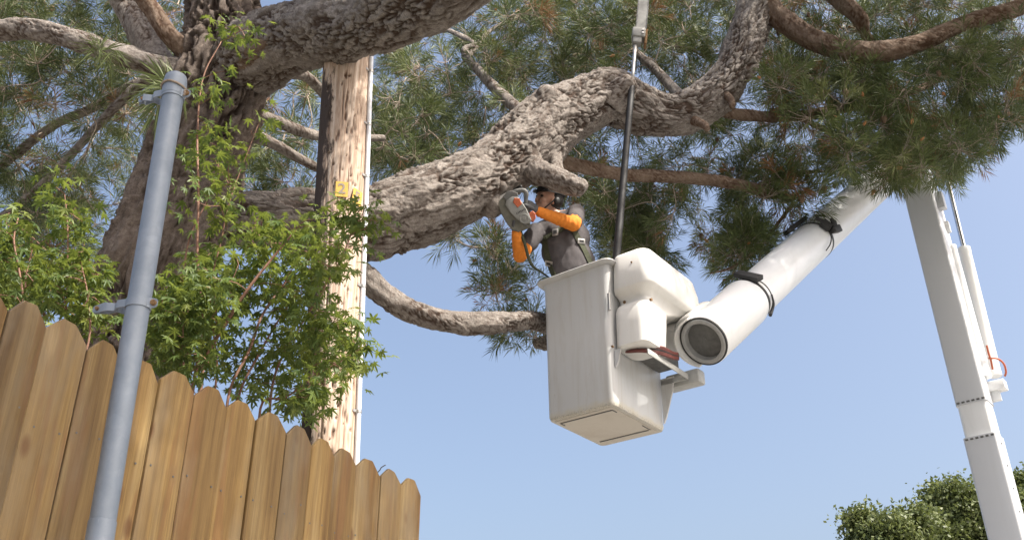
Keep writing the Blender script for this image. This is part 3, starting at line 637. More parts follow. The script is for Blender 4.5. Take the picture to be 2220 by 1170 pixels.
nn = 25; nt_ = len(O)
a = np.where(np.abs(Dv[:, 2:3]) < 0.9, np.array([[0, 0, 1.0]]), np.array([[1.0, 0, 0]])); U = np.cross(Dv, a); U /= np.linalg.norm(U, axis=1)[:, None]; V = np.cross(Dv, U)
t = rng.random((nt_, nn)); ph = np.radians(62-40*t+rng.normal(0, 9, (nt_, nn))); th = rng.random((nt_, nn))*2*np.pi
nd = Dv[:, None]*np.cos(ph)[..., None]+(U[:, None]*np.cos(th)[..., None]+V[:, None]*np.sin(th)[..., None])*np.sin(ph)[..., None]
nb = O[:, None]+Dv[:, None]*(t*0.11)[..., None]
nl = Ln[:, None]*rng.uniform(0.75, 1.1, (nt_, nn))
tip = nb+nd*nl[..., None]+np.array([0, 0, -1.0])*(nl*0.12)[..., None]
sd = np.cross(nd, rng.normal(0, 1, (nt_, nn, 3))); sd /= np.linalg.norm(sd, axis=2)[..., None]+1e-9
wd = 0.0037
midp = nb+nd*(nl*0.5)[..., None]
far = ((O[:, 2] > 5.5) & (O[:, 1] < 4.4)) | (O[:, 2]-EYE > 1.02*(O[:, 1])+0.4); wdv = np.where(far, wd*2, wd)[:, None, None]
q = np.stack([nb, midp+sd*wdv, tip, midp-sd*wdv], 2).reshape(-1, 3)
k = np.arange(nt_*nn)*4
tint = np.clip(np.repeat(Tt, nn*4)+np.repeat(rng.normal(0, 0.05, nt_*nn), 4), 0, 1)
f3 = np.concatenate([np.stack([k, k+1, k+3], 1), np.stack([k+1, k+2, k+3], 1)])
keep = np.ones((nt_, nn), bool); keep[far, nn//2:] = False; keep = np.repeat(keep.ravel(), 4); remap = np.cumsum(keep)-1
f3 = f3[keep[f3[:, 0]]]; f3 = remap[f3]; q = q[keep]; tint = tint[keep]        # fewer, broader needles on the boughs above the frame
from_np('crown', q, f3, M['needle'], pine, False, {'tint': tint})
print('tufts', nt_, 'tris', len(f3))
# pollen cones and seed cones
def cone_mesh(name, L, r, mt, n=6):
    bm = bmesh.new(); bm_lathe(bm, (0, 0, 0), (0, 0, 1), [(0, 0.001), (L*0.15, r*0.8), (L*0.45, r), (L*0.8, r*0.6), (L, 0.001)], n)
    bmesh.ops.recalc_face_normals(bm, faces=bm.faces); me = bpy.data.meshes.new(name); bm.to_mesh(me); bm.free(); me.materials.append(mt); return me
cm1, cm2 = cone_mesh('pollen_cone', 0.045, 0.013, M['cone']), cone_mesh('seed_cone', 0.07, 0.022, M['brown_cone'])
vis_idx = [i for i in range(nt_) if depth(O[i]) > 6 and O[i][1] > 6.5]
for j, i in enumerate(random.sample(vis_idx, 260)):
    o = bpy.data.objects.new('pollen_cone' if j < 190 else 'seed_cone', cm1 if j < 190 else cm2); COL.objects.link(o)
    p = Vector(O[i])+Vector(Dv[i])*0.10; o.parent = pine; o.location = p-pine.location
    o.rotation_euler = Vector(Dv[i] if j < 190 else (0, 0, -1)).to_track_quat('Z', 'Y').to_euler(); s_ = random.uniform(0.8, 1.5); o.scale = (s_, s_, s_)

# ------------------------------------------------------------ utility pole
ub, ut = PY(712, 940, 5.72), PY(749, 190, 5.60); ud = (ut-ub).normalized()
u0 = ub-ud*((ub.z-BED)/ud.z); u1 = u0+ud*(9.5/ud.z)
up = thing('utility_pole', u0, 'weathered wooden utility pole pitted by woodpeckers with a dark tarred side', 'pole')
nu, nv = 150, 430; zc = np.concatenate([np.linspace(0, 1.0, 20, endpoint=False), np.linspace(1.0, 5.4, nv), np.linspace(5.45, 9.5, 30)])
uu, uv = Vector((1, 0, 0)), None; uu = (uu-ud*uu.dot(ud)).normalized(); uv = ud.cross(uu)
pr_ = random.Random(5)
pits = []
for _ in range(230):
    ang = pr_.gauss(-1.15, 0.45) if pr_.random() < 0.75 else pr_.uniform(-3.0, 0.2)
    pits.append((ang, pr_.uniform(1.0, 5.3), pr_.choice((0.0028, 0.004, 0.0055, 0.009)), pr_.choice((0.006, 0.01, 0.018, 0.03, 0.045)), pr_.uniform(0.008, 0.024)))
cracks = [(-1.72, 1.2, 4.4, 0.0035, 0.016), (-1.35, 1.0, 3.2, 0.0025, 0.010), (-1.05, 2.6, 5.2, 0.002, 0.008), (-2.05, 1.6, 5.2, 0.0025, 0.010), (-0.75, 1.2, 3.4, 0.002, 0.008), (-1.5, 3.6, 5.3, 0.002, 0.008), (-0.45, 2.2, 5.0, 0.002, 0.008)]
ths = np.linspace(-np.pi, np.pi, nu, endpoint=False); Z, TH = np.meshgrid(zc, ths, indexing='ij')
rad = 0.160+0.0*Z; disp = np.zeros_like(Z); crk = np.ones_like(Z)
disp = (0.004*vnoise(np.stack([np.cos(TH)*7, np.sin(TH)*7, Z*0.8], -1).reshape(-1, 3), 1)+0.002*vnoise(np.stack([np.cos(TH)*26, np.sin(TH)*26, Z*2.0], -1).reshape(-1, 3), 2)).reshape(Z.shape)
for a_, z_, wa, wz, dp in pits:
    g = np.exp(-(((TH-a_)*0.155/wa)**2+((Z-z_)/wz)**2)**1.5); disp -= dp*g; crk = np.minimum(crk, 1-0.95*g)
for a_, za, zb, wd_, dp in cracks:
    aa = a_+0.05*np.sin(Z*1.7+a_*9)+0.02*np.sin(Z*6+a_*5); m_ = ((Z > za) & (Z < zb))*np.clip(np.minimum(Z-za, zb-Z)*3, 0, 1)
    g = np.exp(-((TH-aa)*0.155/wd_)**2)*m_; disp -= dp*g; crk = np.minimum(crk, 1-0.95*g)
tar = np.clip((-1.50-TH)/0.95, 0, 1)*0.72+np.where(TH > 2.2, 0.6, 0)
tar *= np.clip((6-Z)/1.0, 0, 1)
rr = rad+disp; PV = np.array(u0)[None, None]+np.array(ud)*(Z/ud.z)[..., None]+np.array(uu)*(np.cos(TH)*rr)[..., None]+np.array(uv)*(np.sin(TH)*rr)[..., None]
i = np.arange(len(zc)-1)[:, None]*nu; j = np.arange(nu)[None]; j2 = (j+1) % nu
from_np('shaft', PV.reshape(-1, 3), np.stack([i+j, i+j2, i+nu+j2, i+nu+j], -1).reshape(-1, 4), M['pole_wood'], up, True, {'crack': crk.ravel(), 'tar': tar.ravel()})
def on_upole(z, ang, off):
    c = u0+ud*(z/ud.z); r = 0.160+off; return c+uu*math.cos(ang)*r+uv*math.sin(ang)*r
CA = -0.12
cpts = [on_upole(z, CA, 0.017) for z in (0.02, 2.0, 4.0, 6.0, 8.0)]
cd = smooth_tube('conduit', cpts, [0.016]*5, M['pvc'], up, 0.2, 16)
for px_, py_ in ((805, 180), (796, 290), (790, 398), (779, 628), (768, 893)):
    d = ray(px_, py_); zz = (CAM+d*((5.72-0.03)/d.y)).z-BED
    bm = bmesh.new(); c = on_upole(zz, CA, 0.017); bm_lathe(bm, c-ud*0.008, ud, [(0, 0.016), (0, 0.0195), (0.016, 0.0195), (0.016, 0.016)], 16)
    e = on_upole(zz, CA-0.28, 0.002); bm_box(bm, (c+e)/2, (e-c)*0.5, ud*0.008, (c-e).cross(ud).normalized()*0.0012)
    from_bm('strap', bm, M['steel'], cd)
# number tags
for ch, px_, py_, tilt in (('2', 744, 424, 0.0), ('5', 771, 432, 0.0)):
    d = ray(px_, py_); zz = (CAM+d*((5.72-0.15)/d.y)).z-BED
    cpx = u0+ud*(zz/ud.z); x_off = (PY(px_, py_, 5.57)-cpx).dot(uu); ang = -math.acos(max(-1, min(1, x_off/0.147)))
    c = on_upole(zz, ang, 0.004); nrm = (uu*math.cos(ang)+uv*math.sin(ang)).normalized(); ax = ud.cross(nrm).normalized()
    if ch == '5': ax = (ax-ud*0.12).normalized()
    az = nrm.cross(ax).normalized()
    bm = bmesh.new(); bm_box(bm, c, ax*0.040, az*0.056, nrm*0.0012, 0.0008, 1); tg = from_bm('number_tag', bm, M['yellow'], up)
    cu = bpy.data.curves.new('figure', 'FONT'); cu.body = ch; cu.size = 0.105; cu.align_x = 'CENTER'; cu.align_y = 'CENTER'; cu.extrude = 0.0008; cu.offset = 0.002
    to = bpy.data.objects.new('figure', cu); COL.objects.link(to); dg = bpy.context.evaluated_depsgraph_get(); dg.update()
    me = bpy.data.meshes.new_from_object(to.evaluated_get(dg)); bpy.data.objects.remove(to)
    Mx = Matrix((ax, az, nrm)).transposed().to_4x4(); Mx.translation = c+nrm*0.0024; me.transform(Mx); me.materials.clear()
    link_mesh('figure', me, M['tagnum'], tg, False)

# ------------------------------------------------------------ maple shrubs
def leaf_mesh(seed):
    r_ = random.Random(seed); vs = [(0, 0, 0)]; out = []
    angs = [-128, -88, -45, 0, 45, 88, 128]; lens = [0.42, 0.74, 0.94, 1.0, 0.94, 0.74, 0.42]
    for i, (a_, l_) in enumerate(zip(angs, lens)):
        a_ += r_.uniform(-5, 5); l_ *= r_.uniform(0.92, 1.06)
        for da, rr in ((-22 if i else -30, 0.30), (-13, 0.50*l_+0.04), (-7.5, 0.74*l_), (0, l_), (7.5, 0.74*l_), (13, 0.50*l_+0.04)):
            out.append((math.radians(a_+da), rr))
    out.append((math.radians(158), 0.2))
    for a_, rr in out: vs.append((math.sin(a_)*rr, math.cos(a_)*rr, -0.34*rr*rr+0.07*math.cos(a_*7+seed)*rr+r_.uniform(-.03, .03)))
    n = len(out); fs = [(0, i+1, i+2) for i in range(n-1)]
    # petiole
    b = len(vs); vs += [(-0.012, 0, 0), (0.012, 0, 0), (0.008, -0.55, -0.05), (-0.008, -0.55, -0.05)]; fs += [(b, b+1, b+2), (b, b+2, b+3)]
    return np.array(vs), np.array(fs)
LM = [leaf_mesh(s) for s in range(4)]
leaf_data = []
for i, (v, f) in enumerate(LM):
    for tnt in (0.15, 0.4, 0.65, 0.95):
        me = bpy.data.meshes.new('leaf'); me.from_pydata([tuple(q) for q in v], [], [tuple(q) for q in f]); me.update()
        at = me.attributes.new('tint', 'FLOAT', 'POINT'); at.data.foreach_set('value', np.full(len(v), tnt, np.float32)); me.materials.append(M['maple_leaf']); leaf_data.append((me, i, tnt))
def shrub(name, base, label, stems, regions, nleafclusters, spread=1.0):
    t = thing(name, base, label, 'shrub')
    nodes = []
    for st in stems:
        P = [PY(x, y, Y) for x, y, Y, wd in st]; R = [pxr(p, q[3]) for p, q in zip(P, st)]
        b0 = Vector((P[0].x*0.8+base[0]*0.2, P[0].y*0.8+base[1]*0.2, BED-0.02))
        if P[0].z > BED+0.3 and st[0][1] > 640: k_ = max(1, int((P[0]-b0).length/max(0.2, (P[1]-P[0]).length))); P = [b0.lerp(P[0], q_/(k_+1)) for q_ in range(k_+1)]+P; R = [R[0]*1.15]*(k_+1)+R
        R = [q_*0.68 for q_ in R]; smooth_tube('stem', P, R, M['maple_stem'], t, 0.04, 8); nodes.extend([tuple(c) for c in catmull(P, R, 0.08)[0] if c[2] > BED+0.9])
    nd_ = np.array(nodes); TVs, TFs, tn = [], [], 0; leaves = []
    cl = []
    for poly, (ya, yb), n in regions:
        xs = [p[0] for p in poly]; ys = [p[1] for p in poly]; k = 0
        while k < n:
            x, y = random.uniform(min(xs), max(xs)), random.uniform(min(ys), max(ys))
            if inpoly(x, y, poly): cl.append(PY(x, y, random.uniform(ya, yb))); k += 1
    cl.sort(key=lambda c: np.min(np.sum((nd_-np.array(c))**2, axis=1)))
    for c in cl:
        c = np.array(c); d2 = np.sum((nd_-c)**2, axis=1)+np.maximum(0, nd_[:, 2]-c[2])*0.3; s = nd_[np.argmin(d2)]; L = np.linalg.norm(c-s)
        m1 = s+(c-s)*0.5+rng.normal(0, 0.08*L, 3)+np.array([0, 0, 0.08*L])
        Pp, Rr = catmull([s, m1, c], [min(0.006, 0.002+0.004*L), 0.0025, 0.0012], max(0.04, L/5)); T, U_, V_ = frames(Pp); th_ = np.arange(3)*2*np.pi/3
        v = Pp[:, None]+Rr[:, None, None]*(U_[:, None]*np.cos(th_)[None, :, None]+V_[:, None]*np.sin(th_)[None, :, None]); k = len(Pp)
        i_ = np.arange(k-1)[:, None]*3; j_ = np.arange(3)[None]; jj = (j_+1) % 3
        TVs.append(v.reshape(-1, 3)); TFs.append(np.stack([i_+j_, i_+jj, i_+3+jj, i_+3+j_], -1).reshape(-1, 4)+tn); tn += k*3; nd_ = np.vstack([nd_, Pp[1:]])
        dirt = (c-s)/(L+1e-6); ctint = rng.random()
        for q in range(rng.integers(7, 12)):
            o_ = rng.normal(0, 0.055*spread, 3); o_[2] *= 0.7; az = rng.uniform(0, 2*np.pi)
            leaves.append((Vector(c+o_), az, rng.uniform(0.034, 0.058), ctint))
    tg_ = from_np('twigs', np.vstack(TVs), np.vstack(TFs), M['maple_stem'], t); tag(tg_, kind='stuff')
    mats = []
    for p, az, s_, ct in leaves:
        out = Vector((math.sin(az), math.cos(az), 0)); tilt = random.gauss(0.55, 0.35)
        yv = (out*math.cos(tilt)-Vector((0, 0, 1))*math.sin(tilt)).normalized(); xv = yv.cross(Vector((0, 0, 1))).normalized()
        rl = random.gauss(0, 0.35); xv = (xv*math.cos(rl)+xv.cross(yv)*math.sin(rl)).normalized(); zv = xv.cross(yv).normalized()
        if zv.z < 0: pass
        mx = Matrix((xv*s_, yv*s_, zv*s_)).transposed().to_4x4(); mx.translation = p+yv*s_*0.55; tn_ = min(0.99, max(0, 0.55*ct+0.45*random.random()))
        mats.append((depth(p), mx, tn_))
    mats.sort(key=lambda q: q[0])
    pick = set(range(0, 300))
    V3, F3, T3, b = [], [], [], 0
    for i, (dp, mx, tn_) in enumerate(mats):
        if i in pick:
            ld = random.choice([l for l in leaf_data if abs(l[2]-tn_) < 0.3] or leaf_data)
            o = bpy.data.objects.new('leaf', ld[0]); COL.objects.link(o); o.parent = t; o.matrix_parent_inverse = Matrix.Translation(-t.location); o.matrix_basis = mx
        else:
            v, f = random.choice(LM); A = np.array(mx.to_3x3()); V3.append(v@A.T+np.array(mx.translation)); F3.append(f+b); T3.append(np.full(len(v), tn_)); b += len(v)
    if V3: tag(from_np('foliage', np.vstack(V3), np.vstack(F3), M['maple_leaf'], t, False, {'tint': np.concatenate(T3)}), kind='stuff')
    print(name, 'leaves', len(leaves))
    return t
mb = PY(470, 860, 4.75)
shrub('maple_shrub', (mb.x, mb.y, BED), 'bushy green maple with red stems between the pine trunk and the utility pole',
    [[(440, 700, 4.6, 10), (428, 560, 4.55, 9), (430, 420, 4.5, 8), (428, 290, 4.5, 7), (440, 170, 4.5, 5), (480, 90, 4.5, 3)],
     [(445, 780, 4.5, 12), (490, 700, 4.45, 13), (535, 630, 4.4, 11), (590, 560, 4.4, 8), (640, 500, 4.4, 5)],
     [(500, 840, 4.7, 9), (540, 760, 4.75, 10), (570, 680, 4.8, 8), (620, 610, 4.9, 5)],
     [(520, 850, 4.8, 8), (560, 770, 4.85, 8), (600, 700, 4.9, 6), (640, 640, 4.95, 4)],
     [(400, 760, 4.6, 8), (395, 640, 4.6, 7), (410, 520, 4.6, 6), (455, 420, 4.6, 5), (480, 330, 4.6, 3)],
     [(470, 800, 4.7, 7), (455, 640, 4.65, 6), (480, 520, 4.65, 5), (500, 430, 4.6, 4), (560, 270, 4.6, 2)],
     [(570, 870, 4.7, 8), (620, 860, 4.6, 7), (690, 810, 4.5, 6), (760, 770, 4.5, 4), (795, 745, 4.5, 3)],
     [(600, 800, 4.8, 8), (680, 660, 4.7, 6), (740, 560, 4.6, 5), (775, 480, 4.6, 3), (820, 480, 4.6, 2)]],
    [([(345, 640), (390, 560), (480, 500), (560, 470), (640, 480), (700, 470), (750, 540), (735, 600), (690, 650), (640, 640), (560, 640), (500, 650), (420, 620)], (4.2, 5.2), 120),
     ([(340, 650), (420, 620), (500, 650), (480, 740), (480, 850), (400, 800), (340, 780)], (4.2, 5.2), 84),
     ([(640, 640), (710, 650), (770, 690), (790, 740), (760, 790), (720, 840), (670, 890), (620, 900), (600, 850), (660, 790), (640, 720)], (4.2, 5.0), 56),
     ([(490, 650), (640, 640), (650, 760), (600, 850), (500, 850)], (4.6, 5.3), 40),
     ([(410, 300), (520, 320), (510, 500), (400, 520)], (4.3, 4.7), 22),
     ([(430, 180), (500, 140), (480, 320), (415, 300)], (4.4, 4.6), 8), ([(465, 50), (590, 60), (580, 110), (470, 130)], (4.4, 4.6), 6),
     ([(545, 250), (580, 255), (575, 300), (550, 290)], (4.5, 4.6), 2), ([(690, 440), (800, 425), (830, 480), (820, 520), (720, 520)], (4.5, 4.7), 16),
     ([(760, 720), (810, 725), (810, 775), (770, 800)], (4.4, 4.6), 5), ([(330, 690), (380, 600), (420, 700), (380, 780)], (4.2, 4.8), 16)], 0)
mb2 = PY(110, 740, 4.4)
shrub('maple_shrub', (mb2.x, mb2.y, BED), 'smaller green maple shrub beside the pine trunk, on the side away from the utility pole', 
    [[(50, 665, 4.2, 8), (42, 590, 4.2, 7), (30, 520, 4.2, 6), (40, 470, 4.2, 4)], [(60, 680, 4.3, 7), (55, 610, 4.3, 6), (70, 540, 4.3, 4)], [(195, 720, 4.2, 7), (190, 640, 4.2, 6), (180, 590, 4.2, 4), (170, 550, 4.2, 3)],
     [(140, 700, 4.4, 7), (145, 620, 4.4, 6), (147, 520, 4.4, 5), (145, 470, 4.4, 4), (140, 420, 4.4, 3)], [(95, 690, 4.4, 6), (90, 640, 4.4, 5), (105, 590, 4.4, 4)]],
    [([(-60, 480), (50, 470), (60, 560), (110, 540), (200, 520), (240, 560), (235, 640), (190, 690), (60, 650), (-60, 640)], (4.1, 5.0), 116),
     ([(110, 440), (190, 430), (185, 500), (120, 500)], (4.2, 4.6), 9), ([(-40, 560), (60, 570), (50, 650), (-40, 640)], (4.5, 5.4), 46), ([(190, 640), (245, 650), (235, 740), (180, 720)], (4.2, 4.4), 8), ([(100, 355), (150, 360), (150, 400), (105, 400)], (4.3, 4.5), 2),
     ([(10, 440), (60, 440), (50, 480), (20, 480)], (4.2, 4.4), 2)], 0)

# ------------------------------------------------------------ bucket lift
K = 2.75/2.462
Nc = Vector((0.6673, 6.2612, 0))*K; Lc = Vector((0.25275, 6.578, 0))*K; Rc = Vector((1.0703, 6.7885, 0))*K
A_ = (Lc-Nc).normalized(); B_ = (Rc-Nc); B_ = (B_-A_*B_.dot(A_)).normalized(); WA, WB = 0.60, 0.765
ZB = EYE+2.725; HB = 1.195; ZT = ZB+HB; UZ = Vector((0, 0, 1))
def BK(a, b, z): return Nc+A_*a+B_*b+UZ*(ZB+z)
def rrect(a0, a1, b0, b1, r, z, n=7):
    out = []
    for ca, cb, st in ((a1-r, b1-r, 0), (a0+r, b1-r, 90), (a0+r, b0+r, 180), (a1-r, b0+r, 270)):
        for k in range(n+1):
            t = math.radians(st+90*k/n); out.append(BK(ca+r*math.cos(t), cb+r*math.sin(t), z))
    return out
EB = Vector((1.98, 11.0, 0))      # lower boom column, solved below
lb1 = PY(2152, 1100, 10.6); lb0 = PY(2000, 430, 10.6)
lift = thing('bucket_lift', (lb1.x+0.1, 10.6, 0), 'white aerial bucket lift with a folded boom beside the pine', 'lift')
g = 0.014
bm = bmesh.new(); prof = [(0.060, 0.006, 0.05), (0.035, 0.002, 0.055), (0.012, 0.012, 0.06), (0.0, 0.05, 0.06)]
loops = [rrect(0.03, WA-0.03, 0.03, WB-0.03, 0.035, 0.0), rrect(0.010, WA-0.010, 0.010, WB-0.010, 0.04, 0.006), rrect(0.0, WA, 0.0, WB, 0.045, 0.03),
         rrect(-g*0.5, WA+g*0.5, -g*0.5, WB+g*0.5, 0.05, 0.6), rrect(-g, WA+g, -g, WB+g, 0.05, HB-0.05), rrect(-g-0.006, WA+g+0.006, -g-0.006, WB+g+0.006, 0.05, HB-0.03),
         rrect(-g+0.02, WA+g-0.02, -g+0.02, WB+g-0.02, 0.04, HB-0.03), rrect(0.015, WA-0.015, 0.015, WB-0.015, 0.035, 0.03)]
bm_loops(bm, loops, True, True); bucket = from_bm('bucket', bm, M['bucket'], lift, autosmooth=40)
bm = bmesh.new(); e = 0.068
bm_loops(bm, [rrect(-g+0.012, WA+g-0.012, -g+0.012, WB+g-0.012, 0.045, HB-0.028), rrect(-g-0.007, WA+g+0.007, -g-0.007, WB+g+0.007, 0.05, HB-0.028), rrect(-e+0.006, WA+e-0.006, -e+0.006, WB+e-0.006, 0.08, HB-0.018), rrect(-e, WA+e, -e, WB+e, 0.084, HB-0.008), rrect(-e+0.006, WA+e-0.006, -e+0.006, WB+e-0.006, 0.07, HB),
             rrect(-0.004, WA+0.004, -0.004, WB+0.004, 0.04, HB+0.002), rrect(0.0, WA, 0.0, WB, 0.04, HB-0.028)])
from_bm('rim', bm, M['bucket'], bucket, autosmooth=50)
# underside panel: a raised floor with grooves round it
bm = bmesh.new(); bm_loops(bm, [rrect(0.04, WA-0.04, 0.04, WB-0.04, 0.03, -0.001), rrect(0.04, WA-0.04, 0.04, WB-0.04, 0.03, -0.004)], True, True)
bm2 = bmesh.new(); bm_box(bm2, BK(WA/2, 0.085, -0.0065), A_*(WA/2-0.07), B_*0.006, UZ*0.0024); bm_box(bm2, BK(WA/2, WB-0.14, -0.0065), A_*(WA/2-0.075), B_*0.006, UZ*0.0024)
bm_box(bm2, BK(0.065, 0.115, -0.0065), A_*0.004, B_*0.03, UZ*0.002); bm_box(bm2, BK(WA-0.065, 0.115, -0.0065), A_*0.004, B_*0.03, UZ*0.002); bm_box(bm2, BK(0.06, WB-0.2, -0.0065), A_*0.003, B_*0.06, UZ*0.002)
fl = from_bm('floor_pan', bm, M['underside'], bucket, autosmooth=40); from_bm('floor_rib', bm2, M['darkgrey'], fl)
# moulded cover on the right face (projects along -A)
def bx(a0, a1, b0, b1, r, z, n=5): return rrect(a0, a1, b0, b1, r, z, n)
bm = bmesh.new(); o1 = -0.36
bm_loops(bm, [bx(o1+0.09, -0.02, 0.05, 0.32, 0.05, 0.445), bx(o1+0.065, -0.018, 0.022, 0.36, 0.06, 0.455), bx(o1+0.055, -0.018, 0.018, 0.38, 0.07, 0.62), bx(o1+0.055, -0.018, 0.020, 0.40, 0.07, 0.74), bx(o1+0.07, -0.018, 0.040, 0.44, 0.07, 0.79), bx(o1+0.075, -0.018, 0.090, 0.55, 0.07, 0.83), bx(o1+0.07, -0.018, 0.095, 0.66, 0.07, 0.865),
              bx(o1+0.04, -0.018, 0.055, 0.76, 0.07, 0.90), bx(o1-0.005, -0.018, 0.012, 0.83, 0.08, 0.915), bx(o1-0.02, -0.018, 0.002, 0.86, 0.085, 0.935), bx(o1-0.015, -0.016, 0.010, 0.86, 0.09, 1.08), bx(o1+0.01, -0.014, 0.03, 0.84, 0.09, 1.215), bx(o1+0.03, -0.014, 0.05, 0.82, 0.08, 1.245), bx(o1+0.08, -0.04, 0.09, 0.78, 0.06, 1.258)], True, True)
cover = from_bm('cover', bm, M['cover'], lift, autosmooth=60)
for (a, b, z, nn_, r_) in ((-0.09, 0.092, 0.845, -B_, 0.013), (-0.22, 0.012, 1.12, -B_, 0.007), (-0.012, 0.005, 0.46, -B_, 0.009), (o1+0.04, 0.10, 0.80, -A_, 0.012)):
    bm = bmesh.new(); c = BK(a, b, z); bm_cyl(bm, c-nn_*0.01, c+nn_*0.006, r_, r_, 12); from_bm('bolt', bm, M['rust'], cover, autosmooth=40)
bm = bmesh.new(); bm_box(bm, BK(-0.012, -0.012, 0.83), A_*0.01, B_*0.008, UZ*0.075, 0.004); from_bm('hinge', bm, M['steel'], cover)
# bracket, hoses and valve block under the cover
bm = bmesh.new(); bm_box(bm, BK(-0.11, 0.45, 0.50), A_*0.09, B_*0.24, UZ*0.03, 0.004)
from_bm('mounting_bracket', bm, M['darkgrey'], lift, autosmooth=30)
for ca_, hb_, ab_ in ((BK(-0.262, 0.40, 0.385), 0.31, 0), (BK(-0.14, 0.705, 0.385), 0.12, 1)):
    bm = bmesh.new(); bm_box(bm, ca_, (A_ if ab_ else B_)*hb_, (B_ if ab_ else A_)*0.005, UZ*0.022, 0.002); from_bm('hose_frame', bm, M['grey'], lift, autosmooth=30)
for k in range(5):
    zz = 0.418+0.011*k; P = [BK(-0.03-0.01*k, 0.16, zz+0.05), BK(-0.10, 0.10+0.012*k, zz+0.01), BK(-0.19, 0.13+0.01*k, zz), BK(-0.27-0.006*k, 0.24, zz), BK(-0.29, 0.42, zz+0.02), BK(-0.27, 0.55, zz+0.06)]
    smooth_tube('hose', P, [0.012]*6, M['redhose'] if k != 2 else M['black'], lift, 0.03, 10)
bm = bmesh.new(); bm_loops(bm, [[BK(a, b, z) for a, b in ((-0.02, 0.70), (-0.02, 0.715), (-0.02-w2, 0.715), (-0.02-w2, 0.70))] for z, w2 in ((0.05, 0.005), (0.10, 0.03), (0.30, 0.10), (0.42, 0.12))], True, True); from_bm('gusset', bm, M['bucket'], lift); bm = bmesh.new()
bm_loops(bm, [[BK(a, b, z) for a, b in ((-0.012, 0.03), (-0.012, 0.045), (-0.012-w2, 0.045), (-0.012-w2, 0.03))] for z, w2 in ((0.30, 0.004), (0.34, 0.03), (0.42, 0.05), (0.44, 0.05))], True, True)
from_bm('gusset', bm, M['bucket'], lift)
# upper boom
Ec = PD(1524, 741, 7.95); Fc = PD(1915, 385, 11.4); bd = (Fc-Ec).normalized(); BR = 0.205
Lb = (Fc-Ec).length
upper = None
bm = bmesh.new(); bm_lathe(bm, Ec, bd, [(0.02, 0.181), (0.022, 0.2), (0.03, BR), (0.80, BR+0.004), (0.83, BR), (0.835, BR-0.014), (Lb, BR-0.018)], 64)
upper = from_bm('upper_boom', bm, M['boom'], lift, autosmooth=35)
bm = bmesh.new(); bm_lathe(bm, Ec, bd, [(0.06, 0.150), (0.0, 0.154), (-0.004, 0.160), (-0.004, 0.182), (0.004, 0.19), (0.012, 0.19), (0.012, 0.18), (0.022, 0.18)], 64); from_bm('end_ring', bm, M['ring'], upper, autosmooth=35)
bm = bmesh.new(); bm_lathe(bm, Ec, bd, [(0.05, 0.151), (0.05, 0.001)], 40); from_bm('inner_plug', bm, M['darkgrey'], upper)
bm = bmesh.new(); bm_lathe(bm, Ec, bd, [(0.004, 0.191), (0.004, 0.201), (0.021, 0.201), (0.021, 0.181)], 48); from_bm('seal', bm, M['black'], upper)
bu, bv = perp(bd)
upv = (CU-bd*CU.dot(bd)).normalized(); rtv = bd.cross(upv)
if rtv.dot(CR) < 0: rtv = -rtv
def ringpt(s, ang, r): return Ec+bd*s+(upv*math.cos(ang)+rtv*math.sin(ang))*r
# wrap-around saddle on the bucket side of the boom end
bm = bmesh.new(); L = []
for ang in np.radians(np.linspace(-165, -25, 22)):
    L.append([ringpt(0.10, ang, BR+0.002), ringpt(0.10, ang, BR+0.016), ringpt(-0.02-0.05*math.sin((ang+2.9)/2.45*math.pi), ang, BR+0.016), ringpt(-0.02-0.05*math.sin((ang+2.9)/2.45*math.pi), ang, BR+0.002)])
bm_loops(bm, L, True, True); sad = from_bm('saddle', bm, M['cover'], upper, autosmooth=50)
for ang in (-112, -122):
    bm = bmesh.new(); c = ringpt(0.0, math.radians(ang), BR+0.016); nr = (c-ringpt(0.0, math.radians(ang), 0)).normalized(); bm_cyl(bm, c-nr*0.003, c+nr*0.004, 0.011, 0.01, 12); from_bm('bolt', bm, M['rust'], sad, autosmooth=40)
bm = bmesh.new(); bm_lathe(bm, Ec+bd*0.07-rtv*0.095, bd, [(0.02, 0.14), (0.0, 0.15), (0.0, 0.185), (0.012, 0.195), (0.30, 0.195), (0.32, 0.18), (0.32, 0.05)], 48); from_bm('pivot_collar', bm, M['cover'], upper, autosmooth=40)
# knuckle that carries the bucket
bm = bmesh.new(); k0 = BK(-0.14, 0.78, 0.76); kx = Ec+bd*0.66; k1 = kx+((k0-kx)-bd*(k0-kx).dot(bd)).normalized()*(BR-0.03); kd = (k1-k0).normalized()
bm_lathe(bm, k0-kd*0.05, kd, [(0, 0.001), (0, 0.12), (0.02, 0.135), ((k1-k0).length*0.55, 0.135), ((k1-k0).length*0.6, 0.12), ((k1-k0).length, 0.12)], 40); from_bm('knuckle', bm, M['cover'], lift, autosmooth=40)
bm = bmesh.new(); bm_box(bm, BK(-0.19, 0.80, 0.40), A_*0.15, B_*0.06, UZ*0.06, 0.02); from_bm('drip_guard', bm, M['grey'], lift, autosmooth=40)
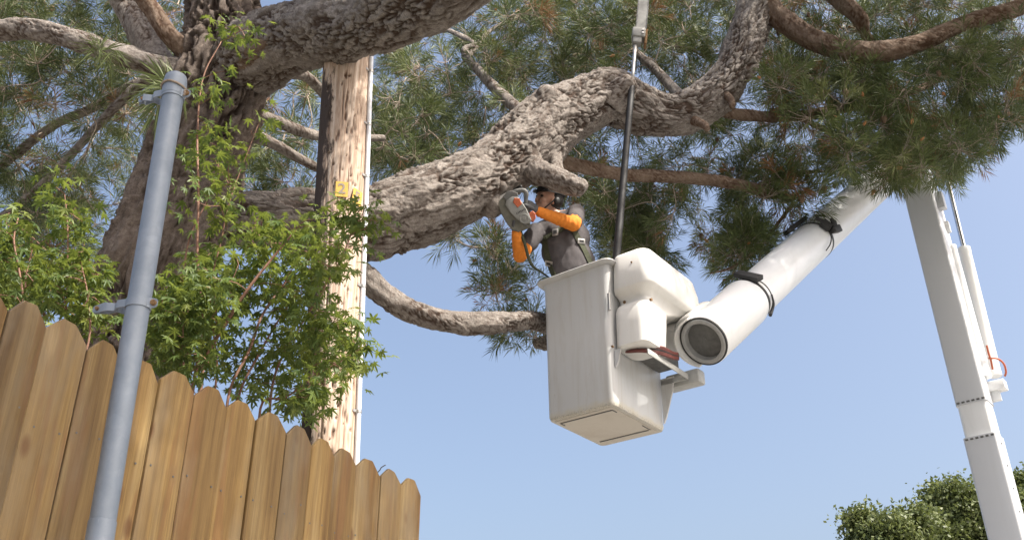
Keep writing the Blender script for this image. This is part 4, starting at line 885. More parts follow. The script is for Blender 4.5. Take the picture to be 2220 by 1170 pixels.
# straps round the boom
def band(s, r, wdt, tiltv):
    bm = bmesh.new(); L = []
    for ang in np.linspace(0, 2*math.pi, 49)[:-1]:
        c = tiltv*math.sin(ang); L.append([ringpt(s-wdt/2+c, ang, r), ringpt(s-wdt/2+c, ang, r+0.004), ringpt(s+wdt/2+c, ang, r+0.004), ringpt(s+wdt/2+c, ang, r)])
    bm_loops(bm, L+[L[0]]); bmesh.ops.remove_doubles(bm, verts=bm.verts, dist=1e-5); return from_bm('strap', bm, M['black'], upper, autosmooth=50)
band(0.86, BR-0.012, 0.03, 0.01); b1 = band(0.92, BR-0.014, 0.012, 0.02); b2 = band(2.42, BR-0.016, 0.03, 0.03)
def blk(par, s, ang, r, hs, ha, hr, m='black', nm='buckle', tw=0.0):
    bm = bmesh.new(); c = ringpt(s, ang, r); nr = (upv*math.cos(ang)+rtv*math.sin(ang)); tn = bd.cross(nr)
    ax = bd*math.cos(tw)+tn*math.sin(tw); ay = tn*math.cos(tw)-bd*math.sin(tw)
    bm_box(bm, c, ax*hs, ay*ha, nr*hr, 0.006); return from_bm(nm, bm, M[m], par, autosmooth=40)
blk(b1, 0.90, 0.12, BR+0.012, 0.045, 0.12, 0.022, tw=0.2)
blk(b2, 2.42, 0.75, BR+0.02, 0.05, 0.05, 0.028); blk(b2, 2.48, 0.95, BR+0.05, 0.035, 0.07, 0.010, tw=0.9); blk(b2, 2.48, 1.12, BR+0.035, 0.065, 0.035, 0.03, tw=0.3); blk(b2, 2.40, 0.6, BR+0.045, 0.085, 0.022, 0.010, tw=1.4)
blk(b2, 2.35, -0.55, BR+0.02, 0.17, 0.035, 0.022, tw=0.25)
smooth_tube('strap_tail', [ringpt(0.92, 1.35, BR), ringpt(0.90, 1.7, BR+0.012), ringpt(0.86, 1.9, BR+0.02), ringpt(0.80, 1.98, BR+0.03)], [0.008, 0.01, 0.012, 0.016], M['black'], b1, 0.02, 8)
smooth_tube('strap_tail', [ringpt(2.42, 1.0, BR), ringpt(2.38, 1.3, BR+0.004), ringpt(2.3, 1.5, BR+0.01), ringpt(2.18, 1.6, BR+0.01)], [0.006, 0.006, 0.006, 0.005], M['black'], b2, 0.02, 8)
# lower boom: box column from the turret to the elbow
YL = depth(PY(2060, 760, 10.6))
ct, cbm = PY(1965, 300, 10.35), PY(2196, 1200, 10.35)
ld = (ct-cbm).normalized(); fr_ = Vector((-0.61, -0.79, 0)).normalized(); fr_ = (fr_-ld*fr_.dot(ld)).normalized(); sx = ld.cross(fr_).normalized()
if sx.x < 0: sx = -sx
def LBp(px_, py_):          # point on the column axis nearest a pixel ray
    d = ray(px_, py_).normalized(); w0 = cbm-CAM; b = ld.dot(d); d_, e = ld.dot(w0), d.dot(w0); s = (b*e-d_)/(1-b*b); return cbm+ld*s
def column(bm, p0, p1, hw, hd, bev):
    L = []
    for p in (p0, p1):
        q = []
        for cx_, cy_, st in ((1, 1, 0), (-1, 1, 90), (-1, -1, 180), (1, -1, 270)):
            for k in range(5):
                t = math.radians(st+90*k/4); q.append(p+sx*(cx_*(hw-bev)+bev*math.cos(t))+fr_*(cy_*(hd-bev)+bev*math.sin(t)))
        L.append(q)
    bm_loops(bm, L, True, True)
pA, pB, pC = LBp(2130, 878), LBp(2150, 948), LBp(2190, 1170)
base = cbm-ld*((cbm.z-1.3)/ld.z)
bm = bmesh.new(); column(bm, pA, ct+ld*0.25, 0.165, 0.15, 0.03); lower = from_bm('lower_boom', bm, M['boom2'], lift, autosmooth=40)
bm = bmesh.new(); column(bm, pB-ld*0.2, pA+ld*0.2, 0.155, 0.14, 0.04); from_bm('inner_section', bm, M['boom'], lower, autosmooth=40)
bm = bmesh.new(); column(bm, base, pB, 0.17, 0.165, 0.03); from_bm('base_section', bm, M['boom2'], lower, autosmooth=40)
for pp, hw, hd, off in ((pA, 0.167, 0.152, 0.012), (pB, 0.172, 0.167, -0.012)):
    for k in range(6):
        bm = bmesh.new(); c = pp+ld*off*2+fr_*hd+sx*((k-2.5)/2.5*0.13); bm_box(bm, c, sx*0.016, ld*0.010, fr_*0.004, 0.002, 1); from_bm('bolt', bm, M['darkgrey'], lower)
for k in range(6):
    bm = bmesh.new(); c = pB-ld*(0.1+0.24*k)+sx*0.171+fr_*0.05; bm_cyl(bm, c, c+sx*0.006, 0.012, 0.012, 8); from_bm('bolt', bm, M['darkgrey'], lower, autosmooth=40)
# elbow at the top
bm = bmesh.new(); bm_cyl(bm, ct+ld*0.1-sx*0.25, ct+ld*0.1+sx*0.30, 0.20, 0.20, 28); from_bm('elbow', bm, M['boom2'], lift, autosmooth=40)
bm = bmesh.new(); pe = LBp(1997, 385)+fr_*0.156; bm_box(bm, pe, sx*0.05, ld*0.07, fr_*0.004, 0.003); bm_box(bm, pe+ld*0.13-sx*0.03, sx*0.03, ld*0.05, fr_*0.004, 0.003); from_bm('warning_decal', bm, M['orange'], lift)
# two hydraulic cylinders on the right side
def hyd(pxa, pya, pxb, pyb, pxr_, pyr, wpx, off):
    a = PD(pxa, pya, depth(LBp(2070, 760))+off-0.2); b = PD(pxb, pyb, depth(LBp(2030, 530))+off+0.0); dd = (b-a).normalized(); r = pxr(b, wpx)
    bm = bmesh.new(); L_ = (b-a).length; bm_lathe(bm, a, dd, [(0, 0.001), (0, r*1.04), (0.05, r*1.04), (0.052, r), (L_-0.06, r), (L_-0.055, r*1.05), (L_, r*1.05), (L_, 0.001)], 28)
    o = from_bm('hydraulic_cylinder', bm, M['boom'], lift, autosmooth=40)
    tr_ = b+dd*0.95; bm = bmesh.new(); bm_cyl(bm, b-dd*0.02, tr_, r*0.42, r*0.42, 16); from_bm('rod', bm, M['chrome'], o, autosmooth=40)
    return a, b
h1 = hyd(2137, 818, 2061, 535, 0, 0, 23, 0.0); h2 = hyd(2158, 815, 2090, 538, 0, 0, 25, 0.12)
bm = bmesh.new(); c = PD(2158, 838, depth(LBp(2110, 838))-0.02); bm_box(bm, c, sx*0.11, ld*0.055, fr_*0.07, 0.01); bm_box(bm, c-ld*0.10-sx*0.02, sx*0.05, ld*0.06, fr_*0.03, 0.006); bm_box(bm, c-sx*0.12, sx*0.03, ld*0.05, fr_*0.05, 0.004); from_bm('cylinder_bracket', bm, M['boom'], lift, autosmooth=40)
bm = bmesh.new(); c = LBp(2005, 450)+sx*0.20+fr_*0.02; bm_box(bm, c, sx*0.045, ld*0.11, fr_*0.05, 0.008); bm_box(bm, c+ld*0.05+fr_*0.055, sx*0.02, ld*0.012, fr_*0.006); bm_box(bm, c-ld*0.05+fr_*0.055, sx*0.02, ld*0.012, fr_*0.006); from_bm('valve_block', bm, M['boom2'], lift, autosmooth=40)
bm = bmesh.new(); c = PD(2055, 492, depth(LBp(2025, 492))-0.02); bm_box(bm, c, sx*0.022, ld*0.07, fr_*0.03, 0.004); from_bm('junction_box', bm, M['boom'], lift, autosmooth=40)
dpt = depth(LBp(2100, 780))-0.10
for pts in ([(2139, 748), (2143, 765), (2148, 780), (2152, 800)], [(2143, 776), (2162, 777), (2176, 788), (2181, 806), (2178, 815)]):
    smooth_tube('hose', [PD(x, y, dpt) for x, y in pts], [0.011]*len(pts), M['orange'], lift, 0.02, 8)
# turret below the frame
bm = bmesh.new(); bm_lathe(bm, Vector((base.x, base.y, 0.0)), UZ, [(0, 0.001), (0, 0.75), (0.12, 0.75), (0.12, 0.45), (0.9, 0.42), (0.95, 0.5), (1.05, 0.5), (1.05, 0.34), (1.36, 0.34), (1.36, 0.001)], 40); from_bm('turret', bm, M['boom2'], lift, autosmooth=35)

# ------------------------------------------------------------ person
MD = {}
def ico(sub):
    bm = bmesh.new(); bmesh.ops.create_icosphere(bm, subdivisions=sub, radius=1.0); v = np.array([q.co[:] for q in bm.verts]); bm.verts.index_update()
    f = np.array([[q.index for q in p.verts] for p in bm.faces]); bm.free(); return v, f
ICO2, ICO3 = ico(2), ico(3)
class Soup:
    def __init__(self): self.v, self.f, self.n = [], [], 0
    def add(self, tpl, M3, c): self.v.append(tpl[0]@np.asarray(M3).T+np.asarray(c)); self.f.append(tpl[1]+self.n); self.n += len(tpl[0])
    def ball(self, c, r): self.add(ICO2, np.eye(3)*r, c)
def blob(name, segs, voxel, mt, parent, it=6, extra=None):
    """one continuous surface over tapered segments [(p0,r0,p1,r1),...]"""
    bm = Soup()
    for p0, r0, p1, r1 in segs:
        p0, p1 = Vector(p0), Vector(p1); n = min(max(2, int((p1-p0).length/(0.3*min(r0, r1)))+1), 40)
        for k in range(n):
            t = k/(n-1); bm.ball(p0.lerp(p1, t), r0+(r1-r0)*t)
    if extra: extra(bm)
    o = from_np('tmp', np.vstack(bm.v), np.vstack(bm.f), None, None, False); me = o.data
    m1 = o.modifiers.new('r', 'REMESH'); m1.mode = 'VOXEL'; m1.voxel_size = voxel
    m2 = o.modifiers.new('s', 'SMOOTH'); m2.iterations = it; m2.factor = 0.5
    dg = bpy.context.evaluated_depsgraph_get(); dg.update(); me2 = bpy.data.meshes.new_from_object(o.evaluated_get(dg)); bpy.data.objects.remove(o); bpy.data.meshes.remove(me); me2.name = name; me2.materials.clear()
    return link_mesh(name, me2, mt, parent, True)
def ell(c, ax, ay, az):
    def put(bm):
        M3 = Matrix((ax, ay, az)).transposed()
        if isinstance(bm, Soup): bm.add(ICO3, np.array(M3), c)
        else: M4 = M3.to_4x4(); M4.translation = c; bmesh.ops.create_icosphere(bm, subdivisions=3, radius=1.0, matrix=M4)
    return put
pel = PY(1258, 622, 7.38); chest = PY(1226, 530, 7.37); neck = PY(1206, 468, 7.36); hd = PY(1188, 435, 7.30)
shL = PY(1250, 462, 7.36); shR = PY(1163, 503, 7.34); elL = PY(1243, 486, 7.10); wrL = PY(1166, 458, 6.98); elR = PY(1128, 553, 7.18); wrR = PY(1119, 505, 7.03)
floor_z = ZB+0.05
person = thing('person', (pel.x, pel.y, floor_z), 'worker in a grey shirt and orange sleeves standing in the bucket holding a chainsaw', 'person')
kneeL = Vector((pel.x+0.16, pel.y+0.0, floor_z+0.48)); kneeR = Vector((pel.x-0.03, pel.y+0.04, floor_z+0.48)); ftL = Vector((pel.x+0.20, pel.y+0.06, floor_z+0.08)); ftR = Vector((pel.x+0.0, pel.y+0.10, floor_z+0.08))
hipL = pel+Vector((0.085, 0, -0.03)); hipR = pel+Vector((-0.085, 0, -0.03))
shax = (shL-shR).normalized(); spine = (neck-pel).normalized(); front = shax.cross(spine).normalized()
if front.dot(CF) > 0: front = -front
# head frame
look = (-CR*0.80-CF*0.42+CU*0.30).normalized(); hup = (CU*0.92-CR*0.10); hup = (hup-look*hup.dot(look)).normalized(); hside = look.cross(hup).normalized()
HS = 1.12
def H(f, s, u): return hd+(look*f+hside*s+hup*u)*HS
def hell(c, a, b, d): return ell(c, a*HS, b*HS, d*HS)
def head_extra(bm, gsc=1.0):
    hell(H(-0.008, 0, 0.03), look*0.098*gsc, hside*0.078*gsc, hup*0.098*gsc)(bm)      # skull
    hell(H(0.028, 0, -0.055), look*0.058*gsc, hside*0.056*gsc, hup*0.062*gsc)(bm)      # jaw
def body_extra(bm):
    head_extra(bm)
    hell(H(0.080, 0, -0.103), look*0.018, hside*0.022, hup*0.016)(bm)
    bm.ball(H(0.103, 0, -0.025), 0.013)
    for k in range(5): bm.ball(H(0.087+0.004*k, 0, 0.018-0.011*k), 0.008+0.001*k)
    for s in (-1, 1):
        hell(H(0.080, 0.032*s, 0.030), look*0.013, hside*0.026, hup*0.008)(bm)        # brow
        hell(H(0.066, 0.040*s, -0.022), look*0.022, hside*0.022, hup*0.022)(bm)      # cheek
        hell(H(-0.006, 0.079*s, -0.008), look*0.020, hside*0.008, hup*0.033)(bm)      # ear
    for du, rr in ((-0.062, 0.0085), (-0.073, 0.009)): hell(H(0.088, 0, du), look*0.010, hside*0.024, hup*rr*0.75)(bm)
    for c, wx, wy, hh in ((chest, 0.172, 0.112, 0.19), (chest.lerp(neck, 0.45), 0.16, 0.10, 0.12), (pel.lerp(chest, 0.5), 0.158, 0.112, 0.20), (pel, 0.16, 0.115, 0.16)):
        ell(c, shax*wx, front*wy, spine*hh)(bm)
wrL_h, wrR_h = wrL, wrR
def hand_segs(w, d, pn, curl, gr):
    """palm and five curling fingers: wrist, direction, palm normal"""
    d = d.normalized(); sd_ = d.cross(pn).normalized(); S_ = [(w, 0.024*gr, w+d*0.03, 0.026*gr)]
    for k in range(4): S_.append((w+d*0.02+sd_*(k-1.5)*0.010, 0.017*gr, w+d*0.085+sd_*(k-1.5)*0.020, 0.0125*gr))
    for k, ln in enumerate((0.82, 1.0, 0.95, 0.72)):
        p = w+d*0.088+sd_*(k-1.5)*0.021; dr = d.copy()
        for q_, (l_, ca) in enumerate(((0.040, curl*0.5), (0.028, curl), (0.022, curl*0.8))):
            dr = (dr*math.cos(ca)+pn*math.sin(ca)).normalized(); e_ = p+dr*l_*ln; S_.append((p, (0.0102-0.0008*q_)*gr, e_, (0.0096-0.0010*q_)*gr)); p = e_
            sdn = dr.cross(sd_); pn2 = sdn
            pn_loc = (pn-dr*pn.dot(dr)); pn = pn_loc.normalized() if pn_loc.length > 0.2 else (-d)
        pn = (pn*0+hand_segs.pn0) 
    p = w+d*0.022-sd_*0.030*1.0; dr = (d*0.55-sd_*0.75+hand_segs.pn0*0.35).normalized()
    for l_, rr in ((0.042, 0.0125), (0.032, 0.0108)):
        e_ = p+dr*l_; S_.append((p, rr*gr, e_, rr*0.9*gr)); p = e_; dr = (dr*0.7+d*0.35+hand_segs.pn0*0.55).normalized()
    return S_
hdL = (PY(1138, 434, 6.93)-wrL).normalized(); pnL = (-CF*-0.5-CU*0.5-CR*0.3); pnL = (pnL-hdL*pnL.dot(hdL)).normalized(); hand_segs.pn0 = pnL; HL = hand_segs(wrL, hdL, pnL, 0.95, 1.0)
hdR = (PY(1112, 478, 7.02)-wrR).normalized(); pnR = (CF*0.3-CR*0.4+CU*0.3)*-1; pnR = (pnR-hdR*pnR.dot(hdR)).normalized(); hand_segs.pn0 = pnR; HR = hand_segs(wrR, hdR, pnR, 0.9, 1.0)
arms = [(shL, 0.058, elL, 0.045), (elL, 0.044, wrL, 0.028), (shR, 0.058, elR, 0.045), (elR, 0.044, wrR, 0.028)]
legs = [(hipL, 0.085, kneeL, 0.058), (kneeL, 0.055, ftL, 0.04), (hipR, 0.085, kneeR, 0.058), (kneeR, 0.055, ftR, 0.04), (ftL, 0.04, ftL+Vector((-0.05, -0.11, -0.035)), 0.032), (ftR, 0.04, ftR+Vector((-0.05, -0.11, -0.035)), 0.032)]
neckseg = [(neck-spine*0.03, 0.062, hd-hup*0.05-look*0.02, 0.055), (shL, 0.05, neck-spine*0.02, 0.06), (shR, 0.05, neck-spine*0.02, 0.06)]
body = blob('body', arms+legs+neckseg+HL+HR, 0.0075, M['skin'], person, 5, body_extra)
def shirt_extra(bm):
    for c, wx, wy, hh in ((chest, 0.232, 0.14, 0.22), (chest.lerp(neck, 0.42), 0.190, 0.12, 0.13), (pel.lerp(chest, 0.5), 0.208, 0.142, 0.26), (pel, 0.205, 0.142, 0.26)):
        ell(c, shax*wx, front*wy, spine*hh)(bm)
shirt = blob('shirt', [(shL, 0.078, shL.lerp(elL, 0.62), 0.072), (shR, 0.086, shR.lerp(elR, 0.60), 0.078), (shL, 0.066, neck-spine*0.035, 0.066), (shR, 0.066, neck-spine*0.035, 0.066)], 0.009, M['shirt'], person, 4, shirt_extra)
# cloth folds
me = shirt.data; co = np.empty(len(me.vertices)*3, np.float32); me.vertices.foreach_get('co', co); co = co.reshape(-1, 3); nm = np.array([v.normal[:] for v in me.vertices])
dsp = 0.009*vnoise(np.stack([(co[:, 0]+co[:, 2]*0.5)*14, co[:, 1]*9, (co[:, 2]-co[:, 0]*0.6)*6], -1), 1)+0.0035*vnoise(np.stack([(co[:, 0]-co[:, 2]*0.3)*26, co[:, 1]*18, (co[:, 2]+co[:, 0])*12], -1), 2); co += nm*dsp[:, None]; me.vertices.foreach_set('co', co.ravel()); me.update()
for nm_, a_, b_2, c_ in (('sleeve', shL, elL, wrL), ('sleeve', shR, elR, wrR)):
    sl_ = blob(nm_, [(a_.lerp(b_2, 0.48), 0.058, b_2, 0.063), (b_2, 0.062, b_2.lerp(c_, 0.94), 0.044)], 0.007, M['orange_cloth'], person, 4)
    me = sl_.data; 
    axd = (c_-b_2).normalized(); 
    for v in me.vertices:
        q_ = (v.co-b_2).dot(axd); v.co += v.normal*(0.0045*math.sin(q_*150+3*noise.noise(v.co*14))*max(0, noise.noise(v.co*9+Vector((3, 1, 2)))+0.35)+0.005*noise.noise(v.co*24))
blob('trousers', [(hipL, 0.10, kneeL, 0.075), (kneeL, 0.072, ftL, 0.06), (hipR, 0.10, kneeR, 0.075), (kneeR, 0.072, ftR, 0.06)], 0.012, M['pants'], person, 4, lambda bm: ell(pel-spine*0.04, shax*0.168, front*0.122, spine*0.12)(bm))
for hs_ in (HL, HR): blob('glove', [(a_, r0*1.16+0.0012, b_2, r1*1.16+0.0012) for a_, r0, b_2, r1 in hs_], 0.0042, M['glove'], person, 3)
# hair, helmet, chin strap, eyes
def hair_extra(bm):
    hell(H(-0.036, 0, 0.028), look*0.088, hside*0.086, hup*0.100)(bm); hell(H(-0.062, 0, -0.045), look*0.048, hside*0.066, hup*0.052)(bm)
blob('hair', [(H(-0.07, -0.03, 0.0), 0.04, H(-0.07, 0.03, 0.0), 0.04)], 0.006, M['hair'], person, 2, hair_extra)
bm = bmesh.new(); L = []
for k, (u_, sc_) in enumerate(((0.052, 1.12), (0.054, 1.06), (0.075, 1.05), (0.105, 0.93), (0.130, 0.70), (0.142, 0.42), (0.147, 0.08))):
    L.append([H(-0.008+math.cos(t)*0.110*sc_, math.sin(t)*0.090*sc_, u_-(0.02*math.cos(t) if k < 2 else 0)) for t in np.linspace(0, 2*math.pi, 33)[:-1]])
bm_loops(bm, L, False, True); bm_loops(bm, [[H(0.085+x, s, 0.045-0.1*x) for s, x in zip(np.linspace(-0.075, 0.075, 13), [0.0]*13)], [H(0.095+0.04*(1-(s/0.078)**2), s, 0.035) for s in np.linspace(-0.078, 0.078, 13)], [H(0.095+0.04*(1-(s/0.078)**2), s, 0.041) for s in np.linspace(-0.078, 0.078, 13)], [H(0.085, s, 0.052) for s in np.linspace(-0.075, 0.075, 13)]])
from_bm('helmet', bm, M['black'], person, autosmooth=50)
for s in (-1, 1):
    P = [H(-0.02, 0.086*s, 0.05), H(0.0, 0.084*s, -0.01), H(0.03, 0.068*s, -0.06), H(0.055, 0.035*s, -0.108), H(0.062, 0.0, -0.122)]; smooth_tube('chin_strap', P, [0.006]*5, M['black'], person, 0.01, 8)
    bm = bmesh.new(); hell(H(0.079, 0.031*s, 0.008), look*0.013, hside*0.017, hup*0.010)(bm); from_bm('eye', bm, M['eye'], person, True)
    bm = bmesh.new(); bmesh.ops.create_uvsphere(bm, u_segments=16, v_segments=8, radius=1, matrix=Matrix(((look.x*0.028, hside.x*0.018, hup.x*0.035, 0), (look.y*0.028, hside.y*0.018, hup.y*0.035, 0), (look.z*0.028, hside.z*0.018, hup.z*0.035, 0), (0, 0, 0, 1)))); bmesh.ops.translate(bm, verts=bm.verts, vec=H(-0.028, 0.092*s, -0.004)); from_bm('ear_muff', bm, M['black'], person, True)
# harness ribbons snapped to the shirt
dg = bpy.context.evaluated_depsgraph_get(); dg.update()
bvh = BVHTree.FromPolygons([v.co[:] for v in shirt.data.vertices], [p.vertices[:] for p in shirt.data.polygons])
def ribbon(name, pts, wdt, mt, par, off=0.006):
    C = []
    dense, _ = catmull([(x, y, 0) for x, y in pts], [1]*len(pts), 4.0)
    for x, y, _z in dense:
        h_, n_, i_, d_ = bvh.ray_cast(CAM, ray(x, y).normalized())
        if h_ is not None: C.append((h_, n_))
    if len(C) < 3: return None
    for _ in range(3): C = [C[0]]+[((C[i-1][0]+C[i][0]*2+C[i+1][0])/4, (C[i-1][1]+C[i][1]*2+C[i+1][1]).normalized()) for i in range(1, len(C)-1)]+[C[-1]]
    L = []
    for i, (p, n_) in enumerate(C):
        t_ = (C[min(i+1, len(C)-1)][0]-C[max(i-1, 0)][0]).normalized(); sd_ = t_.cross(n_).normalized(); p = p+n_*off
        L.append([p-sd_*wdt/2, p-sd_*wdt/2+n_*0.004, p+sd_*wdt/2+n_*0.004, p+sd_*wdt/2])
    bm = bmesh.new(); bm_loops(bm, L, True, True); return from_bm(name, bm, mt, par)
har = None
r1 = ribbon('harness_strap', [(1236, 480), (1246, 505), (1260, 530), (1275, 560), (1288, 592)], 0.052, M['strap'], person)
r2 = ribbon('harness_strap', [(1182, 512), (1184, 540), (1190, 565), (1198, 588), (1206, 604)], 0.055, M['strap'], person)
r3 = ribbon('harness_strap', [(1178, 520), (1188, 515), (1200, 508), (1220, 496), (1236, 488)], 0.050, M['strap'], person, 0.010)
for par, x, y, sx_, sy_ in ((r1, 1258, 524, 0.035, 0.022), (r3, 1205, 506, 0.026, 0.034), (r2, 1192, 570, 0.034, 0.024)):
    h_, n_, i_, d_ = bvh.ray_cast(CAM, ray(x, y).normalized())
    if h_ is None or par is None: continue
    tx = (CR-n_*CR.dot(n_)).normalized(); ty = n_.cross(tx)
    bm = bmesh.new(); bm_box(bm, h_+n_*0.020, tx*sx_, ty*sy_, n_*0.004, 0.003)
    o_ = from_bm('buckle', bm, M['steel'], par, autosmooth=40)
    bm = bmesh.new(); bm_box(bm, h_+n_*0.0255, tx*sx_*0.55, ty*sy_*0.45, n_*0.002); from_bm('buckle_slot', bm, M['black'], par)

# ------------------------------------------------------------ chainsaw
SD = depth(PY(1118, 460, 6.98)); sc = SD/F
sawc = PD(1118, 460, SD)
saw = thing('chainsaw', sawc, 'dusty grey and orange chainsaw held up against the heavy limb', 'chainsaw')
def plate(bm, poly, d0, d1, bev=0.0, tilt=0.0):
    """outline in photo pixels extruded between two depths along the saw's side axis"""
    f0 = [sawc+CR*((x-1118)*sc)-CU*((y-460)*sc)-CF*d0 for x, y in poly]; f1 = [p-CF*(d1-d0) for p in f0]
    cen = sum(f1, Vector())/len(f1)
    if bev: f2 = [p.lerp(cen, bev)-CF*0.006 for p in f1]; bm_loops(bm, [f0, f1, f2], True, True)
    else: bm_loops(bm, [f0, f1], True, True)
bm = bmesh.new(); plate(bm, [(1078, 440), (1092, 428), (1108, 440), (1130, 470), (1152, 488), (1146, 494), (1124, 504), (1112, 500), (1100, 486), (1086, 462)], -0.09, 0.075, 0.06); from_bm('casing', bm, M['saw_body'], saw, autosmooth=30)
bm = bmesh.new(); plate(bm, [(1096, 446), (1098, 436), (1110, 428), (1122, 428), (1132, 440), (1142, 456), (1152, 478), (1149, 484), (1138, 487), (1122, 478), (1106, 462)], -0.06, 0.100, 0.10); from_bm('starter_cover', bm, M['saw_grey'], saw, autosmooth=30)
bm = bmesh.new(); c = sawc+CR*((1136-1118)*sc)-CU*((475-460)*sc)-CF*0.100; bm_lathe(bm, c, -CF, [(0, 0.042), (0.010, 0.040), (0.012, 0.034), (0.008, 0.030), (0.008, 0.016), (0.014, 0.013), (0.014, 0.001)], 24); from_bm('starter', bm, M['saw_grey'], saw, autosmooth=40)
bm = bmesh.new(); plate(bm, [(1112, 440), (1115, 431), (1126, 432), (1131, 444), (1122, 452)], 0.100, 0.109, 0.1); from_bm('logo_panel', bm, M['orange'], saw)
for k in range(7):
    bm = bmesh.new(); x0, y0 = 1119+k*3.0, 463-k*1.6; plate(bm, [(x0, y0), (x0+1.4, y0-0.8), (x0+2.6, y0+2.6), (x0+1.2, y0+3.4)], 0.104, 0.1085); from_bm('vent', bm, M['black'], saw)
bm = bmesh.new(); plate(bm, [(1148, 462), (1154, 458), (1160, 463), (1161, 474), (1156, 482), (1150, 480), (1146, 470)], -0.02, 0.085, 0.12); from_bm('fuel_cap', bm, M['orange'], saw, autosmooth=30)
bm = bmesh.new(); plate(bm, [(1072, 436), (1080, 428), (1098, 418), (1104, 430), (1094, 440), (1084, 446)], -0.085, 0.06, 0.08); from_bm('bumper_spike', bm, M['steel'], saw, autosmooth=30)
bm = bmesh.new(); plate(bm, [(1090, 428), (1100, 416), (1112, 416), (1122, 420), (1124, 428), (1110, 430), (1098, 438)], -0.07, 0.085, 0.08); from_bm('top_housing', bm, M['darkgrey'], saw, autosmooth=30)
def sp(x, y, d): return sawc+CR*((x-1118)*sc)-CU*((y-460)*sc)-CF*d
smooth_tube('top_handle', [sp(1104, 424, 0.0), sp(1116, 416, 0.01), sp(1128, 413, 0.01), sp(1137, 414, 0.01), sp(1141, 420, 0.01), sp(1140, 432, 0.0), sp(1142, 448, 0.0), sp(1148, 462, 0.0)], [0.018, 0.019, 0.019, 0.020, 0.019, 0.017, 0.017, 0.018], M['darkgrey'], saw, 0.012, 14)
smooth_tube('front_handle', [sp(1100, 424, -0.08), sp(1118, 408, -0.10), sp(1128, 402, -0.06), sp(1130, 406, -0.02)], [0.011]*4, M['black'], saw, 0.012, 10)
bm = bmesh.new(); plate(bm, [(1086, 440), (1078, 434), (1040, 392), (1022, 368), (1024, 362), (1032, 362), (1052, 382), (1092, 428)], -0.052, -0.046); bar_ = from_bm('guide_bar', bm, M['steel'], saw)
smooth_tube('starter_edge', [sp(1100, 452, 0.098), sp(1122, 476, 0.098), sp(1134, 486, 0.098), sp(1148, 494, 0.09)], [0.004]*4, M['darkgrey'], saw, 0.012, 8)
# saw lanyard
tag(smooth_tube('saw_lanyard', [sp(1128, 498, 0.02), sp(1132, 512, 0.04), sp(1138, 530, 0.05), sp(1146, 560, 0.05), sp(1156, 578, 0.04), PY(1174, 590, 7.30), PY(1188, 600, 7.42), PY(1200, 612, 7.48)], [0.010, 0.012, 0.013, 0.013, 0.012, 0.009, 0.007, 0.006], M['strap'], None, 0.015, 10), 'dark webbing lanyard hanging from the chainsaw down to the harness', 'lanyard')

# ------------------------------------------------------------ pole saw
s0 = PY(1337, 552, 7.16); s1 = PY(1371, 172, 7.14); sdv = (s1-s0).normalized(); sb = s0-sdv*((s0.z-(ZB+0.06))/sdv.z)
ps = thing('pole_saw', sb, 'long pole saw with black grip and grey bar standing in the bucket', 'pole saw')
smooth_tube('pole', [sb, s0, s1], [pxr(s0, 17), pxr(s0, 17), pxr(s1, 14)], M['black'], ps, 0.1, 18)
s2 = s1+sdv*((PY(1379, 100, 7.14)-s1).length); smooth_tube('shaft', [s1-sdv*0.02, s2], [0.016, 0.017], M['steel'], ps, 0.1, 14)
bm = bmesh.new(); bm_cyl(bm, s1-sdv*0.06, s1-sdv*0.05, pxr(s1, 15.5), None, 18); from_bm('ring', bm, M['darkgrey'], ps, autosmooth=40)
sxr = (CR-sdv*CR.dot(sdv)).normalized(); sfr = sdv.cross(sxr).normalized(); sfr = -sfr if sfr.dot(CF) > 0 else sfr
hc = PY(1384, 80, 7.14)
bm = bmesh.new(); bm_box(bm, hc+sdv*0.02, sxr*0.062, sdv*0.055, sfr*0.055, 0.016); bm_box(bm, hc-sdv*0.055-sxr*0.01, sxr*0.04, sdv*0.04, sfr*0.04, 0.010); hdg = from_bm('gear_head', bm, M['saw_grey'], ps, autosmooth=40)
bm = bmesh.new(); bm_box(bm, hc+sxr*0.068-sdv*0.02, sxr*0.012, sdv*0.085, sfr*0.045, 0.008); from_bm('chain_cover', bm, M['rust'], hdg, autosmooth=40)
for dz in (0.0, 0.035):
    bm = bmesh.new(); c = hc+sxr*0.035+sdv*dz+sfr*0.055; bm_cyl(bm, c, c+sfr*0.012, 0.011, 0.011, 6); from_bm('bolt', bm, M['steel'], hdg)
bt = hc+sdv*1.05
bm = bmesh.new(); L = []
for t_, wv in ((0.04, 0.042), (0.5, 0.044), (0.9, 0.038), (0.98, 0.026), (1.02, 0.010)):
    c = hc+sdv*t_+sxr*0.018; L.append([c-sxr*wv-sfr*0.003, c-sxr*wv+sfr*0.003, c+sxr*wv+sfr*0.003, c+sxr*wv-sfr*0.003])
bm_loops(bm, L, True, True); gb = from_bm('guide_bar', bm, M['saw_grey'], ps)
for sg in (-1, 1):
    bm = bmesh.new()
    for k in range(42):
        c = hc+sdv*(0.06+k*0.022)+sxr*(0.018+sg*0.047); bm_box(bm, c, sxr*(0.004+0.002*(k % 2)), sdv*0.0112, sfr*0.005)
    from_bm('saw_chain', bm, M['darkgrey'], ps)

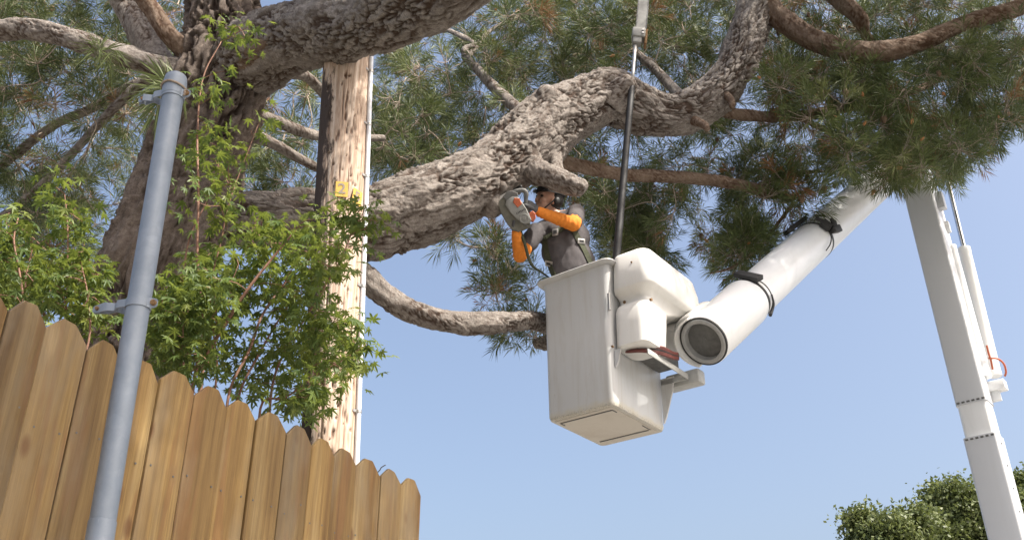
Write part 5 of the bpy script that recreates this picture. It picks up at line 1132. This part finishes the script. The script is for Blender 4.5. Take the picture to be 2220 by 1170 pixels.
# ------------------------------------------------------------ trees on the skyline
def broadleaf(name, base, label, lobes, nleaf, seed):
    r_ = np.random.default_rng(seed); t = thing(name, base, label, 'tree')
    b = Vector(base); top = Vector(lobes[0][0])
    smooth_tube('trunk', [b, b+Vector((0.1, 0, 2)), b.lerp(top, 0.6)], [0.45, 0.36, 0.25], M['twig'], t, 0.5, 14)
    for c, rad in lobes[1:]: smooth_tube('limb', [b+Vector((0.1, 0, 2.4)), (b+Vector((0, 0, 3.5))).lerp(Vector(c), 0.5), Vector(c)+Vector((0, 0, rad*0.3))], [0.2, 0.14, 0.05], M['twig'], t, 0.5, 8)
    for c, rad in list(lobes[1:]):
        for _ in range(5):
            d = Vector(r_.normal(0, 1, 3)); d.z = abs(d.z)*0.8; d.normalize(); lobes = lobes+[(Vector(c)+d*rad*r_.uniform(0.75, 1.05), rad*r_.uniform(0.2, 0.4))]
    V, T = [], []
    for c, rad in lobes:
        c = np.array(c); ncl = int(nleaf*rad*rad/sum(q[1]**2 for q in lobes)/38)
        for _ in range(ncl):
            d = r_.normal(0, 1, 3); d[2] = d[2]*0.9+0.15; d /= np.linalg.norm(d); rr = rad*(0.42+0.62*r_.random()**0.6)*(0.90+0.55*noise.noise(Vector(d*2.1)+Vector((seed+c[0], 0, 0))))
            cc = c+d*rr*np.array([1, 1, 0.82]); ct_ = r_.random(); sz = r_.uniform(0.14, 0.34)
            p = cc+r_.normal(0, sz, (38, 3))*np.array([1, 1, 0.7]); a = r_.normal(0, 1, (38, 3)); a /= np.linalg.norm(a, axis=1)[:, None]; bb = np.cross(a, r_.normal(0, 1, (38, 3))); bb /= np.linalg.norm(bb, axis=1)[:, None]
            s_ = r_.uniform(0.045, 0.105, (38, 1)); V.append(np.stack([p-a*s_, p+bb*s_*0.55, p+a*s_, p-bb*s_*0.55], 1)); T.append(np.repeat(np.clip(ct_*0.6+r_.random(38)*0.4, 0, 1), 4))
    V = np.concatenate(V).reshape(-1, 3); f = np.arange(len(V)).reshape(-1, 4)
    from_np('crown', V, f, M['oak_leaf'], t, False, {'tint': np.concatenate(T)})
def lobe(px_, py_, Y, rpx): p = PY(px_, py_, Y); return (p, pxr(p, 2*rpx))
Yb = 33.0
bb_ = PY(1920, 1794, Yb); broadleaf('oak_tree', (bb_.x, bb_.y, 0), 'round green broadleaf tree with the lowest crown on the skyline', [lobe(1960, 1230, Yb, 80), lobe(1898, 1172, Yb, 44), lobe(1868, 1132, Yb, 26), lobe(1940, 1160, Yb-1, 38), lobe(1978, 1140, Yb, 32), lobe(1910, 1240, Yb-1, 56)], 40000, 3)
bb_ = PY(2085, 1794, Yb+3); broadleaf('oak_tree', (bb_.x, bb_.y, 0), 'broad green tree on the skyline whose crown passes behind the lower boom', [lobe(2090, 1200, Yb+3, 95), lobe(2048, 1098, Yb+3, 46), lobe(2070, 1075, Yb+3, 24), lobe(2110, 1110, Yb+2, 62), lobe(2036, 1165, Yb+2, 54), lobe(2150, 1130, Yb+3, 60), lobe(2010, 1215, Yb+2, 60)], 46000, 4)
bb_ = PY(2290, 1794, Yb+5); broadleaf('oak_tree', (bb_.x, bb_.y, 0), 'tallest green tree on the skyline, its crown rising beyond the lower boom', [lobe(2290, 1130, Yb+5, 110), lobe(2250, 1060, Yb+5, 52), lobe(2215, 1110, Yb+4, 40), lobe(2225, 1180, Yb+4, 60)], 36000, 5)
